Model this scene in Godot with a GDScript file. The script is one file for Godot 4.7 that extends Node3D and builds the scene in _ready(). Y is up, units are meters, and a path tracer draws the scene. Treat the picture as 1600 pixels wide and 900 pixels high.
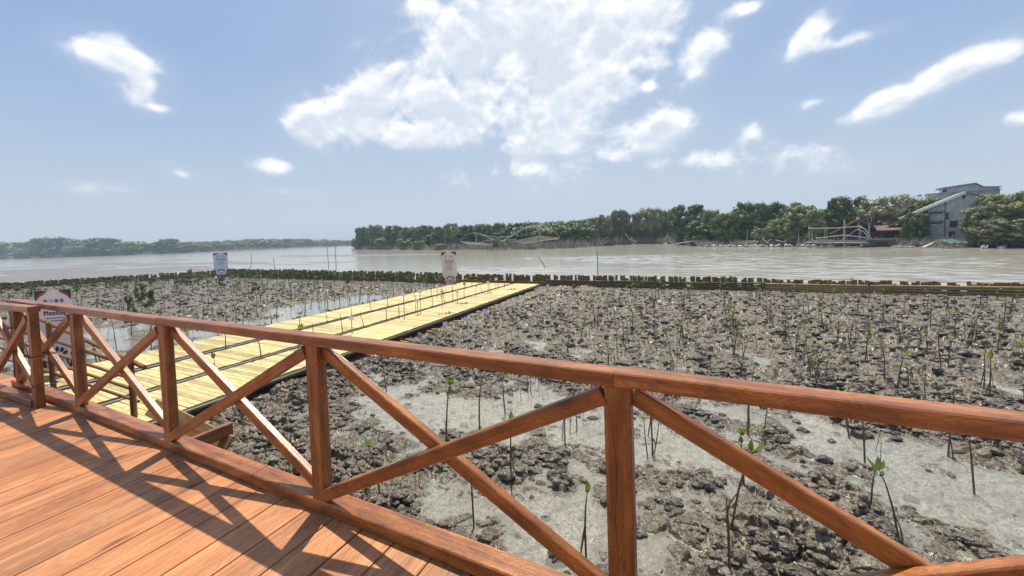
extends Node3D
# A boardwalk railing over a mangrove nursery. X runs along the railing (right), -Z out over the mud, Y up, metres.
# Mud level is 0, deck top is DECK.

const DECK := 0.69
const SUN_TO := Vector3(-0.15, 1.0, -0.345)

var used := {}
var rng := RandomNumberGenerator.new()
var M := {}
var TEX := {}

# ------------------------------------------------------------------ mesh collector
class Geo:
	var V := PackedVector3Array()
	var N := PackedVector3Array()
	var U := PackedVector2Array()
	var C := PackedColorArray()
	var I := PackedInt32Array()

	func vert(p: Vector3, n: Vector3, uv: Vector2, c: Color) -> int:
		V.append(p); N.append(n); U.append(uv); C.append(c)
		return V.size() - 1

	func tri(a: Vector3, b: Vector3, c: Vector3, col := Color.WHITE, n := Vector3.ZERO) -> void:  # counter-clockwise from outside
		var nn := n if n != Vector3.ZERO else (b - a).cross(c - a).normalized()
		var i := V.size()
		vert(a, nn, Vector2(0, 0), col); vert(b, nn, Vector2(0.05, 0), col); vert(c, nn, Vector2(0.05, 0.05), col)
		I.append(i); I.append(i + 2); I.append(i + 1)

	func quad(a: Vector3, b: Vector3, c: Vector3, d: Vector3, col := Color.WHITE, ua := Vector2.ZERO, ub := Vector2(0.1, 0), uc := Vector2(0.1, 0.1), ud := Vector2(0, 0.1), n := Vector3.ZERO) -> void:
		var nn := n if n != Vector3.ZERO else (b - a).cross(c - a).normalized()
		var i := V.size()
		vert(a, nn, ua, col); vert(b, nn, ub, col); vert(c, nn, uc, col); vert(d, nn, ud, col)
		I.append_array(PackedInt32Array([i, i + 2, i + 1, i, i + 3, i + 2]))

	# a bevelled timber from p0 to p1; w across, h along up; grain runs with v
	func beam(p0: Vector3, p1: Vector3, w: float, h: float, up := Vector3.UP, bev := 0.004, col := Color.WHITE, off := Vector2.ZERO, uw := 0.45, ul := 1.8, twist := 0.0) -> void:
		var axis := (p1 - p0).normalized()
		var length := p0.distance_to(p1)
		var side := axis.cross(up).normalized()
		var u2 := side.cross(axis).normalized()
		if twist != 0.0:
			side = side.rotated(axis, twist); u2 = u2.rotated(axis, twist)
		var x := w / 2.0
		var y := h / 2.0
		var s := [Vector2(x, -y + bev), Vector2(x, y - bev), Vector2(x - bev, y), Vector2(-x + bev, y), Vector2(-x, y - bev), Vector2(-x, -y + bev), Vector2(-x + bev, -y), Vector2(x - bev, -y)]
		var run := 0.0
		for k in 8:
			var a: Vector2 = s[k]
			var b: Vector2 = s[(k + 1) % 8]
			var step := a.distance_to(b)
			var A := side * a.x + u2 * a.y
			var B := side * b.x + u2 * b.y
			quad(p0 + A, p1 + A, p1 + B, p0 + B, col, off + Vector2(run / uw, 0), off + Vector2(run / uw, length / ul), off + Vector2((run + step) / uw, length / ul), off + Vector2((run + step) / uw, 0))
			run += step
		for k in range(1, 7):
			var a: Vector2 = s[0]
			var b: Vector2 = s[k]
			var c: Vector2 = s[k + 1]
			tri(p0 + side * a.x + u2 * a.y, p0 + side * b.x + u2 * b.y, p0 + side * c.x + u2 * c.y, col * Color(0.8, 0.78, 0.76))
			tri(p1 + side * a.x + u2 * a.y, p1 + side * c.x + u2 * c.y, p1 + side * b.x + u2 * b.y, col * Color(0.8, 0.78, 0.76))

	# a round pole through points
	func pole(pts: Array, radii: Array, sides := 8, col := Color.WHITE, col2 := Color(-1, 0, 0)) -> void:
		var n := pts.size()
		var ref := Vector3.UP
		var t0: Vector3 = (pts[1] - pts[0]).normalized()
		if absf(t0.y) > 0.9:
			ref = Vector3.RIGHT
		var base := V.size()
		var run := 0.0
		for k in n:
			var t: Vector3 = (pts[mini(k + 1, n - 1)] - pts[maxi(k - 1, 0)]).normalized()
			var s := t.cross(ref).normalized()
			var u := s.cross(t)
			if k > 0:
				run += (pts[k] as Vector3).distance_to(pts[k - 1])
			var cc := col if col2.r < 0.0 else col.lerp(col2, float(k) / (n - 1))
			for j in sides + 1:
				var an := TAU * j / sides
				var dir := s * cos(an) + u * sin(an)
				vert((pts[k] as Vector3) + dir * float(radii[k]), dir, Vector2(float(j) / sides * 0.5, run / 1.0), cc)
		var w := sides + 1
		for k in n - 1:
			for j in sides:
				var a := base + k * w + j
				I.append_array(PackedInt32Array([a, a + 1, a + w + 1, a, a + w + 1, a + w]))
		for e in 2:
			var k := 0 if e == 0 else n - 1
			var t: Vector3 = (pts[0] - pts[1]).normalized() if e == 0 else (pts[n - 1] - pts[n - 2]).normalized()
			var c0 := vert(pts[k], t, Vector2(0.2, 0.2), col)
			for j in sides + 1:
				vert(V[base + k * w + j], t, Vector2(0.2, 0.2), col)
			for j in sides:
				if e == 0:
					I.append_array(PackedInt32Array([c0, c0 + 2 + j, c0 + 1 + j]))
				else:
					I.append_array(PackedInt32Array([c0, c0 + 1 + j, c0 + 2 + j]))

	# flat polygon with thickness, counter-clockwise seen from +z, in the plane of bx, by
	func slab(o: Vector3, bx: Vector3, by: Vector3, poly: PackedVector2Array, thick: float, col := Color.WHITE) -> void:
		var nz := bx.cross(by).normalized()
		var idx := Geometry2D.triangulate_polygon(poly)
		for f in range(0, idx.size(), 3):
			var a := poly[idx[f]]; var b := poly[idx[f + 1]]; var c := poly[idx[f + 2]]
			if (b - a).cross(c - a) < 0.0:
				var q := b; b = c; c = q
			var A := o + bx * a.x + by * a.y; var B := o + bx * b.x + by * b.y; var D := o + bx * c.x + by * c.y
			tri(A + nz * thick, B + nz * thick, D + nz * thick, col)
			tri(A, D, B, col)
		for k in poly.size():
			var a := poly[k]; var b := poly[(k + 1) % poly.size()]
			var A := o + bx * a.x + by * a.y; var B := o + bx * b.x + by * b.y
			quad(A, B, B + nz * thick, A + nz * thick, col)

	func mesh() -> ArrayMesh:
		var arr := []
		arr.resize(Mesh.ARRAY_MAX)
		arr[Mesh.ARRAY_VERTEX] = V
		arr[Mesh.ARRAY_NORMAL] = N
		arr[Mesh.ARRAY_TEX_UV] = U
		arr[Mesh.ARRAY_COLOR] = C
		arr[Mesh.ARRAY_INDEX] = I
		var m := ArrayMesh.new()
		m.add_surface_from_arrays(Mesh.PRIMITIVE_TRIANGLES, arr)
		return m

# ------------------------------------------------------------------ naming helpers
func numbered(called: String) -> String:
	var n: int = used.get(called, -1) + 1
	used[called] = n
	return called if n == 0 else "%s_%03d" % [called, n]

func tag(o: Node, label: String, category: String, group := "") -> void:
	o.set_meta("label", label)
	o.set_meta("category", category)
	if group != "":
		o.set_meta("group", group)

func thing(called: String, label: String, category: String, at := Vector3.ZERO, turn := 0.0, group := "") -> Node3D:
	var o := Node3D.new()
	o.name = numbered(called)
	o.position = at
	o.rotation.y = turn
	tag(o, label, category, group)
	add_child(o)
	return o

func part(called: String, mesh: Mesh, mat: Material, parent: Node) -> MeshInstance3D:
	var o := MeshInstance3D.new()
	o.name = numbered(called) if parent == self else called
	o.mesh = mesh
	o.material_override = mat
	if parent != self:
		var n: int = parent.get_meta("n_" + called) + 1 if parent.has_meta("n_" + called) else 0
		parent.set_meta("n_" + called, n)
		if n > 0:
			o.name = "%s_%03d" % [called, n]
	parent.add_child(o, true)
	return o

func structure(o: Node) -> void:
	o.set_meta("kind", "structure")

func copy(o: Node3D, base: String, at: Vector3, turn: float, scale := Vector3.ONE, label := "", group := "") -> Node3D:
	var c: Node3D = o.duplicate()
	c.name = numbered(base)
	add_child(c)
	c.position = at
	c.rotation.y = turn
	c.scale = scale
	if label != "":
		c.set_meta("label", label)
	if group != "":
		c.set_meta("group", group)
	elif c.has_meta("group"):
		c.remove_meta("group")
	return c

func scatter(called: String, mesh: Mesh, mat: Material, list: Array, label: String, category: String, colors := PackedColorArray()) -> MultiMeshInstance3D:
	var mm := MultiMesh.new()
	mm.transform_format = MultiMesh.TRANSFORM_3D
	mm.use_colors = colors.size() > 0
	mm.mesh = mesh
	mm.instance_count = list.size()
	for k in list.size():
		mm.set_instance_transform(k, list[k])
		if colors.size() > 0:
			mm.set_instance_color(k, colors[k])
	var o := MultiMeshInstance3D.new()
	o.name = numbered(called)
	o.multimesh = mm
	o.material_override = mat
	o.set_meta("kind", "stuff")
	tag(o, label, category)
	add_child(o)
	return o

func rr(a: float, b: float) -> float:
	return rng.randf_range(a, b)

# ------------------------------------------------------------------ textures and materials
func noise(kind: int, freq: float, seed_: int, octaves := 4, gain := 0.5) -> FastNoiseLite:
	var n := FastNoiseLite.new()
	n.noise_type = kind
	n.seed = seed_
	n.frequency = freq
	n.fractal_type = FastNoiseLite.FRACTAL_FBM if octaves > 1 else FastNoiseLite.FRACTAL_NONE
	n.fractal_octaves = octaves
	n.fractal_gain = gain
	return n

func grey(n: FastNoiseLite, w: int, h: int, sw: int, sh: int) -> PackedByteArray:
	var im := n.get_seamless_image(sw, sh)
	im.convert(Image.FORMAT_L8)
	if sw != w or sh != h:
		im.resize(w, h, Image.INTERPOLATE_CUBIC)
	return im.get_data()

func wood_texture(seed_: int, dark: Color, mid: Color, light: Color, knots := 3, contrast := 1.0) -> Array:
	var w := 256
	var h := 1024
	var fine := grey(noise(FastNoiseLite.TYPE_SIMPLEX_SMOOTH, 0.09, seed_, 3), w, h, 256, 32)
	var broad := grey(noise(FastNoiseLite.TYPE_SIMPLEX_SMOOTH, 0.016, seed_ + 1, 4), w, h, 256, 96)
	var streak := grey(noise(FastNoiseLite.TYPE_SIMPLEX_SMOOTH, 0.03, seed_ + 2, 2), w, h, 256, 48)
	var blot := grey(noise(FastNoiseLite.TYPE_SIMPLEX_SMOOTH, 0.012, seed_ + 3, 3), w, h, w, 512)
	var r := RandomNumberGenerator.new()
	r.seed = seed_
	var spots := []
	for k in knots:
		spots.append(Vector3(r.randf_range(20, w - 20), r.randf_range(40, h - 40), r.randf_range(5, 10)))
	var out := PackedByteArray()
	out.resize(w * h * 3)
	var bump := PackedByteArray()
	bump.resize(w * h)
	for y in h:
		for x in w:
			var i := y * w + x
			var f := fine[i] / 255.0
			var b := broad[i] / 255.0
			var s := streak[i] / 255.0
			var o := blot[i] / 255.0
			var ring := 0.5 + 0.5 * sin((b * 1.3 + o * 0.5) * 42.0)
			var t := 0.15 + 0.34 * f + 0.32 * ring * (0.4 + 0.6 * s) + 0.4 * (o - 0.5) + 0.35 * (s - 0.5)
			t = 0.45 + (t - 0.45) * contrast
			for k in spots:
				var d: float = Vector2(x - k.x, (y - k.y) * 0.4).length() / k.z
				if d < 2.5:
					t -= 0.75 * exp(-d * d)
			t = clampf(t, 0.0, 1.0)
			var c := dark.lerp(mid, t * 2.0) if t < 0.5 else mid.lerp(light, t * 2.0 - 1.0)
			out[i * 3] = int(c.r8); out[i * 3 + 1] = int(c.g8); out[i * 3 + 2] = int(c.b8)
			bump[i] = int(clampf(0.25 + f * 0.5 + ring * 0.25, 0, 1) * 255)
	var im := Image.create_from_data(w, h, false, Image.FORMAT_RGB8, out)
	var bi := Image.create_from_data(w, h, false, Image.FORMAT_L8, bump)
	bi.convert(Image.FORMAT_RGBA8)
	bi.bump_map_to_normal_map(1.6)
	return [ImageTexture.create_from_image(im), ImageTexture.create_from_image(bi)]

func noise_texture(n: FastNoiseLite, size: int, lo: float, hi: float) -> ImageTexture:
	var g := grey(n, size, size, size, size)
	for i in g.size():
		g[i] = int(lerpf(lo, hi, g[i] / 255.0) * 255.0)
	var im := Image.create_from_data(size, size, false, Image.FORMAT_L8, g)
	im.convert(Image.FORMAT_RGB8)
	return ImageTexture.create_from_image(im)

func normal_texture(n: FastNoiseLite, size: int, strength: float) -> ImageTexture:
	var im := n.get_seamless_image(size, size)
	im.convert(Image.FORMAT_RGBA8)
	im.bump_map_to_normal_map(strength)
	return ImageTexture.create_from_image(im)

func mat(color: Color, rough := 0.7, vertex := true) -> StandardMaterial3D:
	var m := StandardMaterial3D.new()
	m.albedo_color = color.linear_to_srgb()   # colours here are linear, real-world values
	m.roughness = rough
	m.vertex_color_use_as_albedo = vertex
	return m

func wood_mat(tex: Array, tint := Color.WHITE, rough := 0.5) -> StandardMaterial3D:
	var m := StandardMaterial3D.new()
	m.albedo_color = tint
	m.albedo_texture = tex[0]
	m.normal_enabled = true
	m.normal_texture = tex[1]
	m.normal_scale = 0.5
	m.roughness = rough
	m.vertex_color_use_as_albedo = true
	return m

func materials() -> void:
	var deck_tex := wood_texture(11, Color(0.46, 0.28, 0.17), Color(0.715, 0.475, 0.30), Color(0.90, 0.69, 0.46), 4, 0.62)
	var rail_tex := wood_texture(23, Color(0.34, 0.185, 0.075), Color(0.555, 0.325, 0.135), Color(0.76, 0.51, 0.26), 2, 0.9)
	M.deck = wood_mat(deck_tex, Color.WHITE, 0.5)
	M.rail = wood_mat(rail_tex, Color.WHITE, 0.36)
	M.rail.clearcoat_enabled = true
	M.rail.clearcoat = 0.22
	M.rail.clearcoat_roughness = 0.38
	var bam := wood_texture(37, Color(0.62, 0.53, 0.35), Color(0.80, 0.735, 0.50), Color(0.88, 0.83, 0.61), 2)
	M.slat = wood_mat(bam, Color.WHITE, 0.55)
	var old := wood_texture(41, Color(0.17, 0.15, 0.125), Color(0.34, 0.30, 0.25), Color(0.50, 0.45, 0.37), 3)
	M.weathered = wood_mat(old, Color.WHITE, 0.8)
	M.pole = wood_mat(bam, Color(0.78, 0.66, 0.5), 0.5)
	M.darkpole = wood_mat(old, Color(0.62, 0.52, 0.44), 0.5)
	M.fence_tan = wood_mat(bam, Color(0.74, 0.68, 0.66), 0.6)
	M.stake = wood_mat(bam, Color(0.60, 0.575, 0.56), 0.75)
	M.fence_pole = wood_mat(bam, Color(0.50, 0.475, 0.46), 0.7)
	var mud := mat(Color.WHITE, 0.38)
	mud.albedo_texture = noise_texture(noise(FastNoiseLite.TYPE_SIMPLEX_SMOOTH, 0.02, 5, 5, 0.65), 512, 0.18, 1.30)
	mud.normal_enabled = true
	mud.normal_texture = normal_texture(noise(FastNoiseLite.TYPE_SIMPLEX_SMOOTH, 0.03, 6, 5, 0.62), 512, 14.0)
	mud.normal_scale = 1.0
	mud.uv1_triplanar = true
	mud.uv1_world_triplanar = true
	mud.uv1_scale = Vector3(1.3, 1.3, 1.3)
	mud.metallic_specular = 0.5
	mud.roughness = 1.0
	mud.roughness_texture = noise_texture(noise(FastNoiseLite.TYPE_SIMPLEX_SMOOTH, 0.013, 7, 4, 0.6), 512, 0.10, 0.62)
	mud.roughness_texture_channel = BaseMaterial3D.TEXTURE_CHANNEL_RED
	M.mud = mud
	var clod := mud.duplicate()
	clod.roughness = 0.9
	clod.uv1_scale = Vector3(3, 3, 3)
	M.clod = clod
	var pud := mat(Color(0.46, 0.44, 0.35), 0.05, false)
	pud.transparency = BaseMaterial3D.TRANSPARENCY_ALPHA
	pud.albedo_color.a = 0.27
	pud.normal_enabled = true
	pud.normal_texture = normal_texture(noise(FastNoiseLite.TYPE_SIMPLEX_SMOOTH, 0.012, 8, 3), 512, 1.2)
	pud.normal_scale = 0.8
	pud.uv1_triplanar = true
	pud.uv1_world_triplanar = true
	pud.uv1_scale = Vector3(0.7, 0.7, 0.7)
	M.puddle = pud
	var riv := mat(Color(0.32, 0.305, 0.255), 0.13, false)
	riv.normal_enabled = true
	riv.normal_texture = normal_texture(noise(FastNoiseLite.TYPE_SIMPLEX_SMOOTH, 0.014, 9, 4), 512, 3.0)
	riv.normal_scale = 0.38
	riv.uv1_triplanar = true
	riv.uv1_world_triplanar = true
	riv.uv1_scale = Vector3(0.16, 0.16, 0.28)
	M.river = riv
	var leaf_cols := {"dark": Color(0.082, 0.128, 0.028), "green": Color(0.135, 0.178, 0.045), "light": Color(0.225, 0.262, 0.090), "grey": Color(0.205, 0.210, 0.105)}
	for k in leaf_cols:
		var m := mat(leaf_cols[k], 0.55)
		m.backlight_enabled = true
		m.backlight = Color(0.45, 0.55, 0.20)
		M["leaf_" + k] = m
	var sl := mat(Color(0.185, 0.225, 0.075), 0.4)
	sl.backlight_enabled = true
	sl.backlight = Color(0.85, 1.0, 0.35)
	M.seedling_leaf = sl
	M.stem = mat(Color(0.115, 0.088, 0.060), 0.7)
	M.bark = mat(Color(0.17, 0.145, 0.12), 0.85)
	M.white = mat(Color(0.72, 0.72, 0.72), 0.5)
	M.plain = mat(Color.WHITE, 0.6)
	M.print = mat(Color.WHITE, 0.45)
	var wall := mat(Color.WHITE, 0.85)
	wall.albedo_texture = noise_texture(noise(FastNoiseLite.TYPE_SIMPLEX_SMOOTH, 0.012, 15, 5, 0.6), 256, 0.78, 1.05)
	wall.uv1_triplanar = true
	wall.uv1_scale = Vector3(0.5, 0.3, 0.5)
	M.wall = wall
	M.net = mat(Color(0.22, 0.205, 0.165), 0.9)
	M.net.transparency = BaseMaterial3D.TRANSPARENCY_ALPHA
	M.net.albedo_color.a = 0.42
	M.net.roughness = 0.9

# ------------------------------------------------------------------ sky
var sky_noise: FastNoiseLite
var sky_warp: FastNoiseLite
var sky_puff: FastNoiseLite
var env_img: Image
const PW := 3072
const PH := 1536

func sky_color(dir: Vector3, env: float, env_up: float) -> Color:
	var el := rad_to_deg(asin(clampf(dir.y, -1, 1)))
	var stops := [[0.0, Color(0.61, 0.69, 0.765)], [5.0, Color(0.56, 0.655, 0.775)], [12.0, Color(0.42, 0.56, 0.78)], [22.0, Color(0.285, 0.44, 0.73)], [35.0, Color(0.225, 0.38, 0.69)], [90.0, Color(0.13, 0.26, 0.54)]]
	var c: Color = stops[0][1]
	for k in 5:
		if el >= stops[k][0]:
			c = (stops[k][1] as Color).lerp(stops[k + 1][1], clampf((el - stops[k][0]) / (stops[k + 1][0] - stops[k][0]), 0, 1))
	var sun := SUN_TO.normalized()
	var ang := rad_to_deg(acos(clampf(dir.dot(sun), -1, 1)))
	c = c.lerp(Color(0.92, 0.95, 1.0), 0.5 * exp(-pow(ang / 38.0, 2.0)))
	# haze in the lower sky under the sun
	var flat := Vector2(dir.x, dir.z).normalized()
	var toward := maxf(0.0, flat.dot(Vector2(sun.x, sun.z).normalized()))
	c = c.lerp(Color(0.62, 0.71, 0.82), 0.42 * pow(toward, 4.0) * exp(-el / 40.0))
	if env > 0.02:
		var p := dir * 100.0
		p.y *= 1.25
		var w := sky_warp.get_noise_3dv(p) * 2.5
		p += Vector3(w, w * 0.7, -w)
		var up := p + Vector3(0, 2.2, 0) + Vector3(SUN_TO.x, 0, SUN_TO.z) * 1.5
		var n := sky_noise.get_noise_3dv(p)
		var n_up := sky_noise.get_noise_3dv(up)
		var puff := -sky_puff.get_noise_3dv(p)          # rounded heads, dark creases
		var puff_up := -sky_puff.get_noise_3dv(up)
		var wisp := sky_noise.get_noise_3dv(p * 3.1 + Vector3(40, 0, 0))
		var fine := sky_noise.get_noise_3dv(p * 8.0 + Vector3(0, 60, 0))
		var t := env * 1.22 - 0.42 + n * 0.50 + puff * 0.30 + wisp * 0.20 + fine * 0.09
		var t_up := env_up * 1.22 - 0.42 + n_up * 0.50 + puff_up * 0.30 + wisp * 0.12
		var bottom := clampf((env_up - env) * 2.2, 0.0, 0.8)
		var d := smoothstep(-0.05, 0.48 + bottom * 0.5, t)
		c = c.lerp(Color(0.74, 0.81, 0.90), clampf(env, 0.0, 0.7) * (0.34 + n * 0.4) * smoothstep(0.0, 0.2, env))
		var lit := clampf(1.02 - 0.85 * smoothstep(-0.05, 0.75, t_up) + (puff - puff_up) * 0.45 + (n - n_up) * 0.8 + wisp * 0.22, 0.0, 1.0)
		var cc := Color(0.74, 0.81, 0.92).lerp(Color(1.12, 1.13, 1.15), lit)
		cc = cc.lerp(c, clampf(0.45 - el / 26.0, 0.0, 0.45))
		c = c.lerp(cc, d * clampf(0.50 + env * 0.6, 0, 0.97))
	return c

func lay_cloud(az: float, el: float, rx: float, ry: float, turn: float, strength: float) -> void:
	var W := env_img.get_width()
	var H := env_img.get_height()
	var px := W / 360.0
	var cx := wrapf(az / 360.0, 0.0, 1.0) * W   # the panorama's left edge looks along -Z
	var cy := (0.5 - el / 180.0) * H
	var reach := maxf(rx, ry) * 2.2 * px
	var a := deg_to_rad(turn)
	for y in range(maxi(0, int(cy - reach)), mini(H / 2, int(cy + reach) + 1)):
		for x in range(int(cx - reach), int(cx + reach) + 1):
			var dx := (x - cx) / px
			var dy := (y - cy) / px
			var u := (dx * cos(a) + dy * sin(a)) / rx
			var v := (-dx * sin(a) + dy * cos(a)) / ry
			var g := strength * exp(-(u * u + v * v) * 0.75)
			var xx := posmod(x, W)
			var was := env_img.get_pixel(xx, y).r
			env_img.set_pixel(xx, y, Color(1.0 - (1.0 - was) * (1.0 - g), 0, 0))

func direction(x: float, y: float, W: int, H: int) -> Vector3:
	var az := x / W * TAU
	var el := (0.5 - y / H) * PI
	return Vector3(sin(az) * cos(el), sin(el), -cos(az) * cos(el))

func make_sky() -> Sky:
	sky_noise = noise(FastNoiseLite.TYPE_SIMPLEX_SMOOTH, 0.065, 71, 6, 0.55)
	sky_warp = noise(FastNoiseLite.TYPE_SIMPLEX_SMOOTH, 0.035, 72, 3)
	sky_puff = noise(FastNoiseLite.TYPE_SIMPLEX_SMOOTH, 0.075, 74, 5, 0.52)
	sky_puff.fractal_type = FastNoiseLite.FRACTAL_RIDGED
	env_img = Image.create(1440, 720, false, Image.FORMAT_RF)
	# clouds: azimuth from -Z, elevation, half widths, turn, strength
	var clouds := [
		[-70.4, 19.3, 3.3, 2.0, 15, 1], [-69.1, 16.6, 1.5, 1.5, 40, 0.8], [-67.9, 15.2, 1.4, 0.5, 5, 0.7], [-72.0, 19.7, 2.2, 1.0, 0, 0.8],
		[-48.5, 16.3, 5.7, 3.5, 0, 1], [-44.7, 19.3, 3.7, 3.2, 0, 1], [-51.6, 15.3, 3.0, 2.7, 0, 0.9], [-42.4, 22.6, 1.4, 0.6, -40, 0.8],
		[-37.8, 20.8, 2.1, 2.2, 0, 1], [-32.5, 18.5, 4.6, 3.7, 0, 1], [-36.7, 15.2, 7.1, 2.1, 0, 0.9], [-40.3, 14.3, 5.2, 1.7, 0, 0.8]]
	clouds += [[-20.6, 27.4, 16.8, 5.6, 0, 1], [-29.4, 26.6, 9.1, 4.7, 0, 1], [-13.6, 23.1, 6.5, 3.7, 0, 1], [-18.1, 21.2, 6.3, 2.3, 0, 0.8],
		[-7.5, 27.5, 4.9, 4.0, 0, 0.7], [-19.2, 16.0, 5.5, 3.8, 0, 1], [-23.0, 13.2, 5.5, 2.2, 0, 0.8], [-16.4, 18.3, 3.6, 2.0, 0, 0.9], [-24.0, 10.0, 2.3, 0.9, 0, 0.6]]
	clouds += [[-6.6, 13.0, 4.9, 2.5, -10, 1], [-3.8, 14.6, 2.5, 1.3, 0, 0.9], [-11.8, 11.0, 2.2, 1.0, 0, 0.7], [-0.9, 20.9, 3.2, 1.6, -45, 1],
		[0.6, 22.7, 1.3, 1.0, 0, 0.9], [-6.5, 19.3, 1.0, 0.7, 0, 0.8], [10.5, 20.6, 2.9, 1.4, -35, 0.95], [14.1, 19.5, 3.7, 0.7, 0, 0.4]]
	clouds += [[20.8, 13.9, 5.2, 1.2, -22, 1], [16.2, 12.5, 2.3, 1.2, -22, 0.9], [24.4, 14.4, 1.9, 1.0, 0, 0.9], [25.7, 9.0, 1.6, 0.9, -15, 0.8],
		[10.9, 13.9, 2.0, 0.8, 0, 0.55], [5.2, 11.9, 1.6, 1.2, 0, 0.5], [0.7, 9.2, 5.5, 1.4, 0, 0.6], [8.2, 7.2, 9.5, 1.9, 0, 0.4]]
	clouds += [[-56.8, 10.0, 2.3, 1.1, 0, 0.55], [-65.9, 8.4, 2.1, 0.8, 22, 0.55], [-72.7, 6.6, 3.1, 0.8, 0, 0.35], [4.9, 25.5, 1.9, 0.7, 0, 0.8],
		[-37.9, 30.1, 1.9, 0.9, 0, 0.8], [-77.6, 11.7, 1.1, 0.4, 0, 0.35], [-55.0, 6.8, 4.3, 0.8, 0, 0.25], [-21.3, 8.3, 19.5, 2.7, 0, 0.3], [11.3, 9.0, 2.3, 0.7, 0, 0.4]]
	for c in clouds:
		lay_cloud(c[0], c[1], c[2], c[3], c[4], c[5] if c[5] > 0.6 else c[5] * 1.3)
	var r := RandomNumberGenerator.new()
	r.seed = 77
	for k in 70:   # the same weather all round
		var az := r.randf_range(35.0, 272.0)
		var el := r.randf_range(7.0, 40.0)
		lay_cloud(wrapf(az, -180, 180), el, r.randf_range(3, 9), r.randf_range(1.2, 3.4), r.randf_range(-20, 20), r.randf_range(0.4, 1.0))
	for k in 9:
		lay_cloud(r.randf_range(-180, 180), r.randf_range(42, 62), r.randf_range(5, 14), r.randf_range(2, 5), r.randf_range(-20, 20), r.randf_range(0.4, 0.9))
	var cw := PW / 4
	var ch := PH / 4
	var coarse := Image.create(cw, ch, false, Image.FORMAT_RGBF)
	for y in ch:
		if y > ch / 2 + 2:
			break
		for x in cw:
			var e := env_img.get_pixel(mini(1439, int((x + 0.5) / cw * 1440)), mini(719, int((y + 0.5) / ch * 720))).r
			coarse.set_pixel(x, y, sky_color(direction(x + 0.5, minf(y + 0.5, ch * 0.5 - 0.3), cw, ch), e, env_img.get_pixel(mini(1439, int((x + 0.5) / cw * 1440)), clampi(int((y + 0.5) / ch * 720) - 5, 0, 719)).r))
	coarse.fill_rect(Rect2i(0, ch / 2 + 1, cw, ch / 2 - 1), Color(0.28, 0.27, 0.22))
	coarse.resize(PW, PH, Image.INTERPOLATE_CUBIC)
	var fine_env: Image = env_img.duplicate()
	fine_env.resize(PW, PH, Image.INTERPOLATE_CUBIC)
	for y in range(int(PH * (0.5 - 36.0 / 180.0)), PH / 2 + 1):
		for xx in range(int(-PW * 90.0 / 360.0), int(PW * 40.0 / 360.0)):
			var x := posmod(xx, PW)
			coarse.set_pixel(x, y, sky_color(direction(x + 0.5, minf(y + 0.5, PH * 0.5 - 0.2), PW, PH), fine_env.get_pixel(x, y).r, fine_env.get_pixel(x, y - 11).r))
	var pano := PanoramaSkyMaterial.new()
	pano.panorama = ImageTexture.create_from_image(coarse)
	var sky := Sky.new()
	sky.sky_material = pano
	return sky

# ------------------------------------------------------------------ mud
var mud_low: FastNoiseLite
var mud_mid: FastNoiseLite
var mud_crack: FastNoiseLite
var mud_cell: FastNoiseLite
var mud_rough: FastNoiseLite
var mud_tone: FastNoiseLite
var mud_lump: FastNoiseLite
var dips := []

func mud_setup() -> void:
	mud_low = noise(FastNoiseLite.TYPE_SIMPLEX_SMOOTH, 0.38, 31, 3)
	mud_mid = noise(FastNoiseLite.TYPE_SIMPLEX_SMOOTH, 1.6, 32, 3)
	mud_rough = noise(FastNoiseLite.TYPE_SIMPLEX_SMOOTH, 5.0, 33, 4, 0.55)
	mud_rough.fractal_type = FastNoiseLite.FRACTAL_RIDGED
	mud_tone = noise(FastNoiseLite.TYPE_SIMPLEX_SMOOTH, 0.9, 34, 4, 0.6)
	mud_crack = noise(FastNoiseLite.TYPE_CELLULAR, 5.2, 35, 1)
	mud_crack.cellular_return_type = FastNoiseLite.RETURN_DISTANCE2_SUB
	mud_crack.cellular_distance_function = FastNoiseLite.DISTANCE_EUCLIDEAN
	mud_crack.domain_warp_enabled = true
	mud_crack.domain_warp_amplitude = 0.05
	mud_crack.domain_warp_frequency = 5.0
	mud_lump = noise(FastNoiseLite.TYPE_CELLULAR, 4.2, 39, 1)
	mud_lump.cellular_return_type = FastNoiseLite.RETURN_DISTANCE
	mud_lump.domain_warp_enabled = true
	mud_lump.domain_warp_amplitude = 0.09
	mud_lump.domain_warp_frequency = 4.0
	mud_cell = mud_crack.duplicate()
	mud_cell.cellular_return_type = FastNoiseLite.RETURN_CELL_VALUE
	# where water stands: x, z, half sizes, depth
	dips = [[-1.0, -2.5, 1.3, 0.75, 0.075], [0.1, -2.9, 0.9, 0.6, 0.055], [0.0, -1.2, 0.8, 0.45, 0.045], [1.0, -1.35, 0.5, 0.5, 0.05], [1.75, -2.75, 0.6, 0.45, 0.06],
		[2.55, -6.2, 0.45, 0.35, 0.07], [3.75, -3.4, 0.75, 0.55, 0.065], [3.9, -2.5, 0.7, 0.5, 0.07], [4.6, -3.2, 0.5, 0.35, 0.05], [1.3, -5.2, 0.9, 0.5, 0.055],
		[0.2, -5.6, 0.9, 0.45, 0.05], [3.6, -1.7, 0.6, 0.4, 0.05], [-9.6, -6.2, 1.1, 2.6, 0.09], [-10.6, -9.5, 1.0, 2.0, 0.08], [-12.2, -3.2, 1.8, 0.8, 0.085], [-11.0, -7.8, 1.0, 1.2, 0.05], [2.3, -3.9, 0.5, 0.3, 0.045], [4.9, -4.6, 0.4, 0.3, 0.05]]

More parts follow.
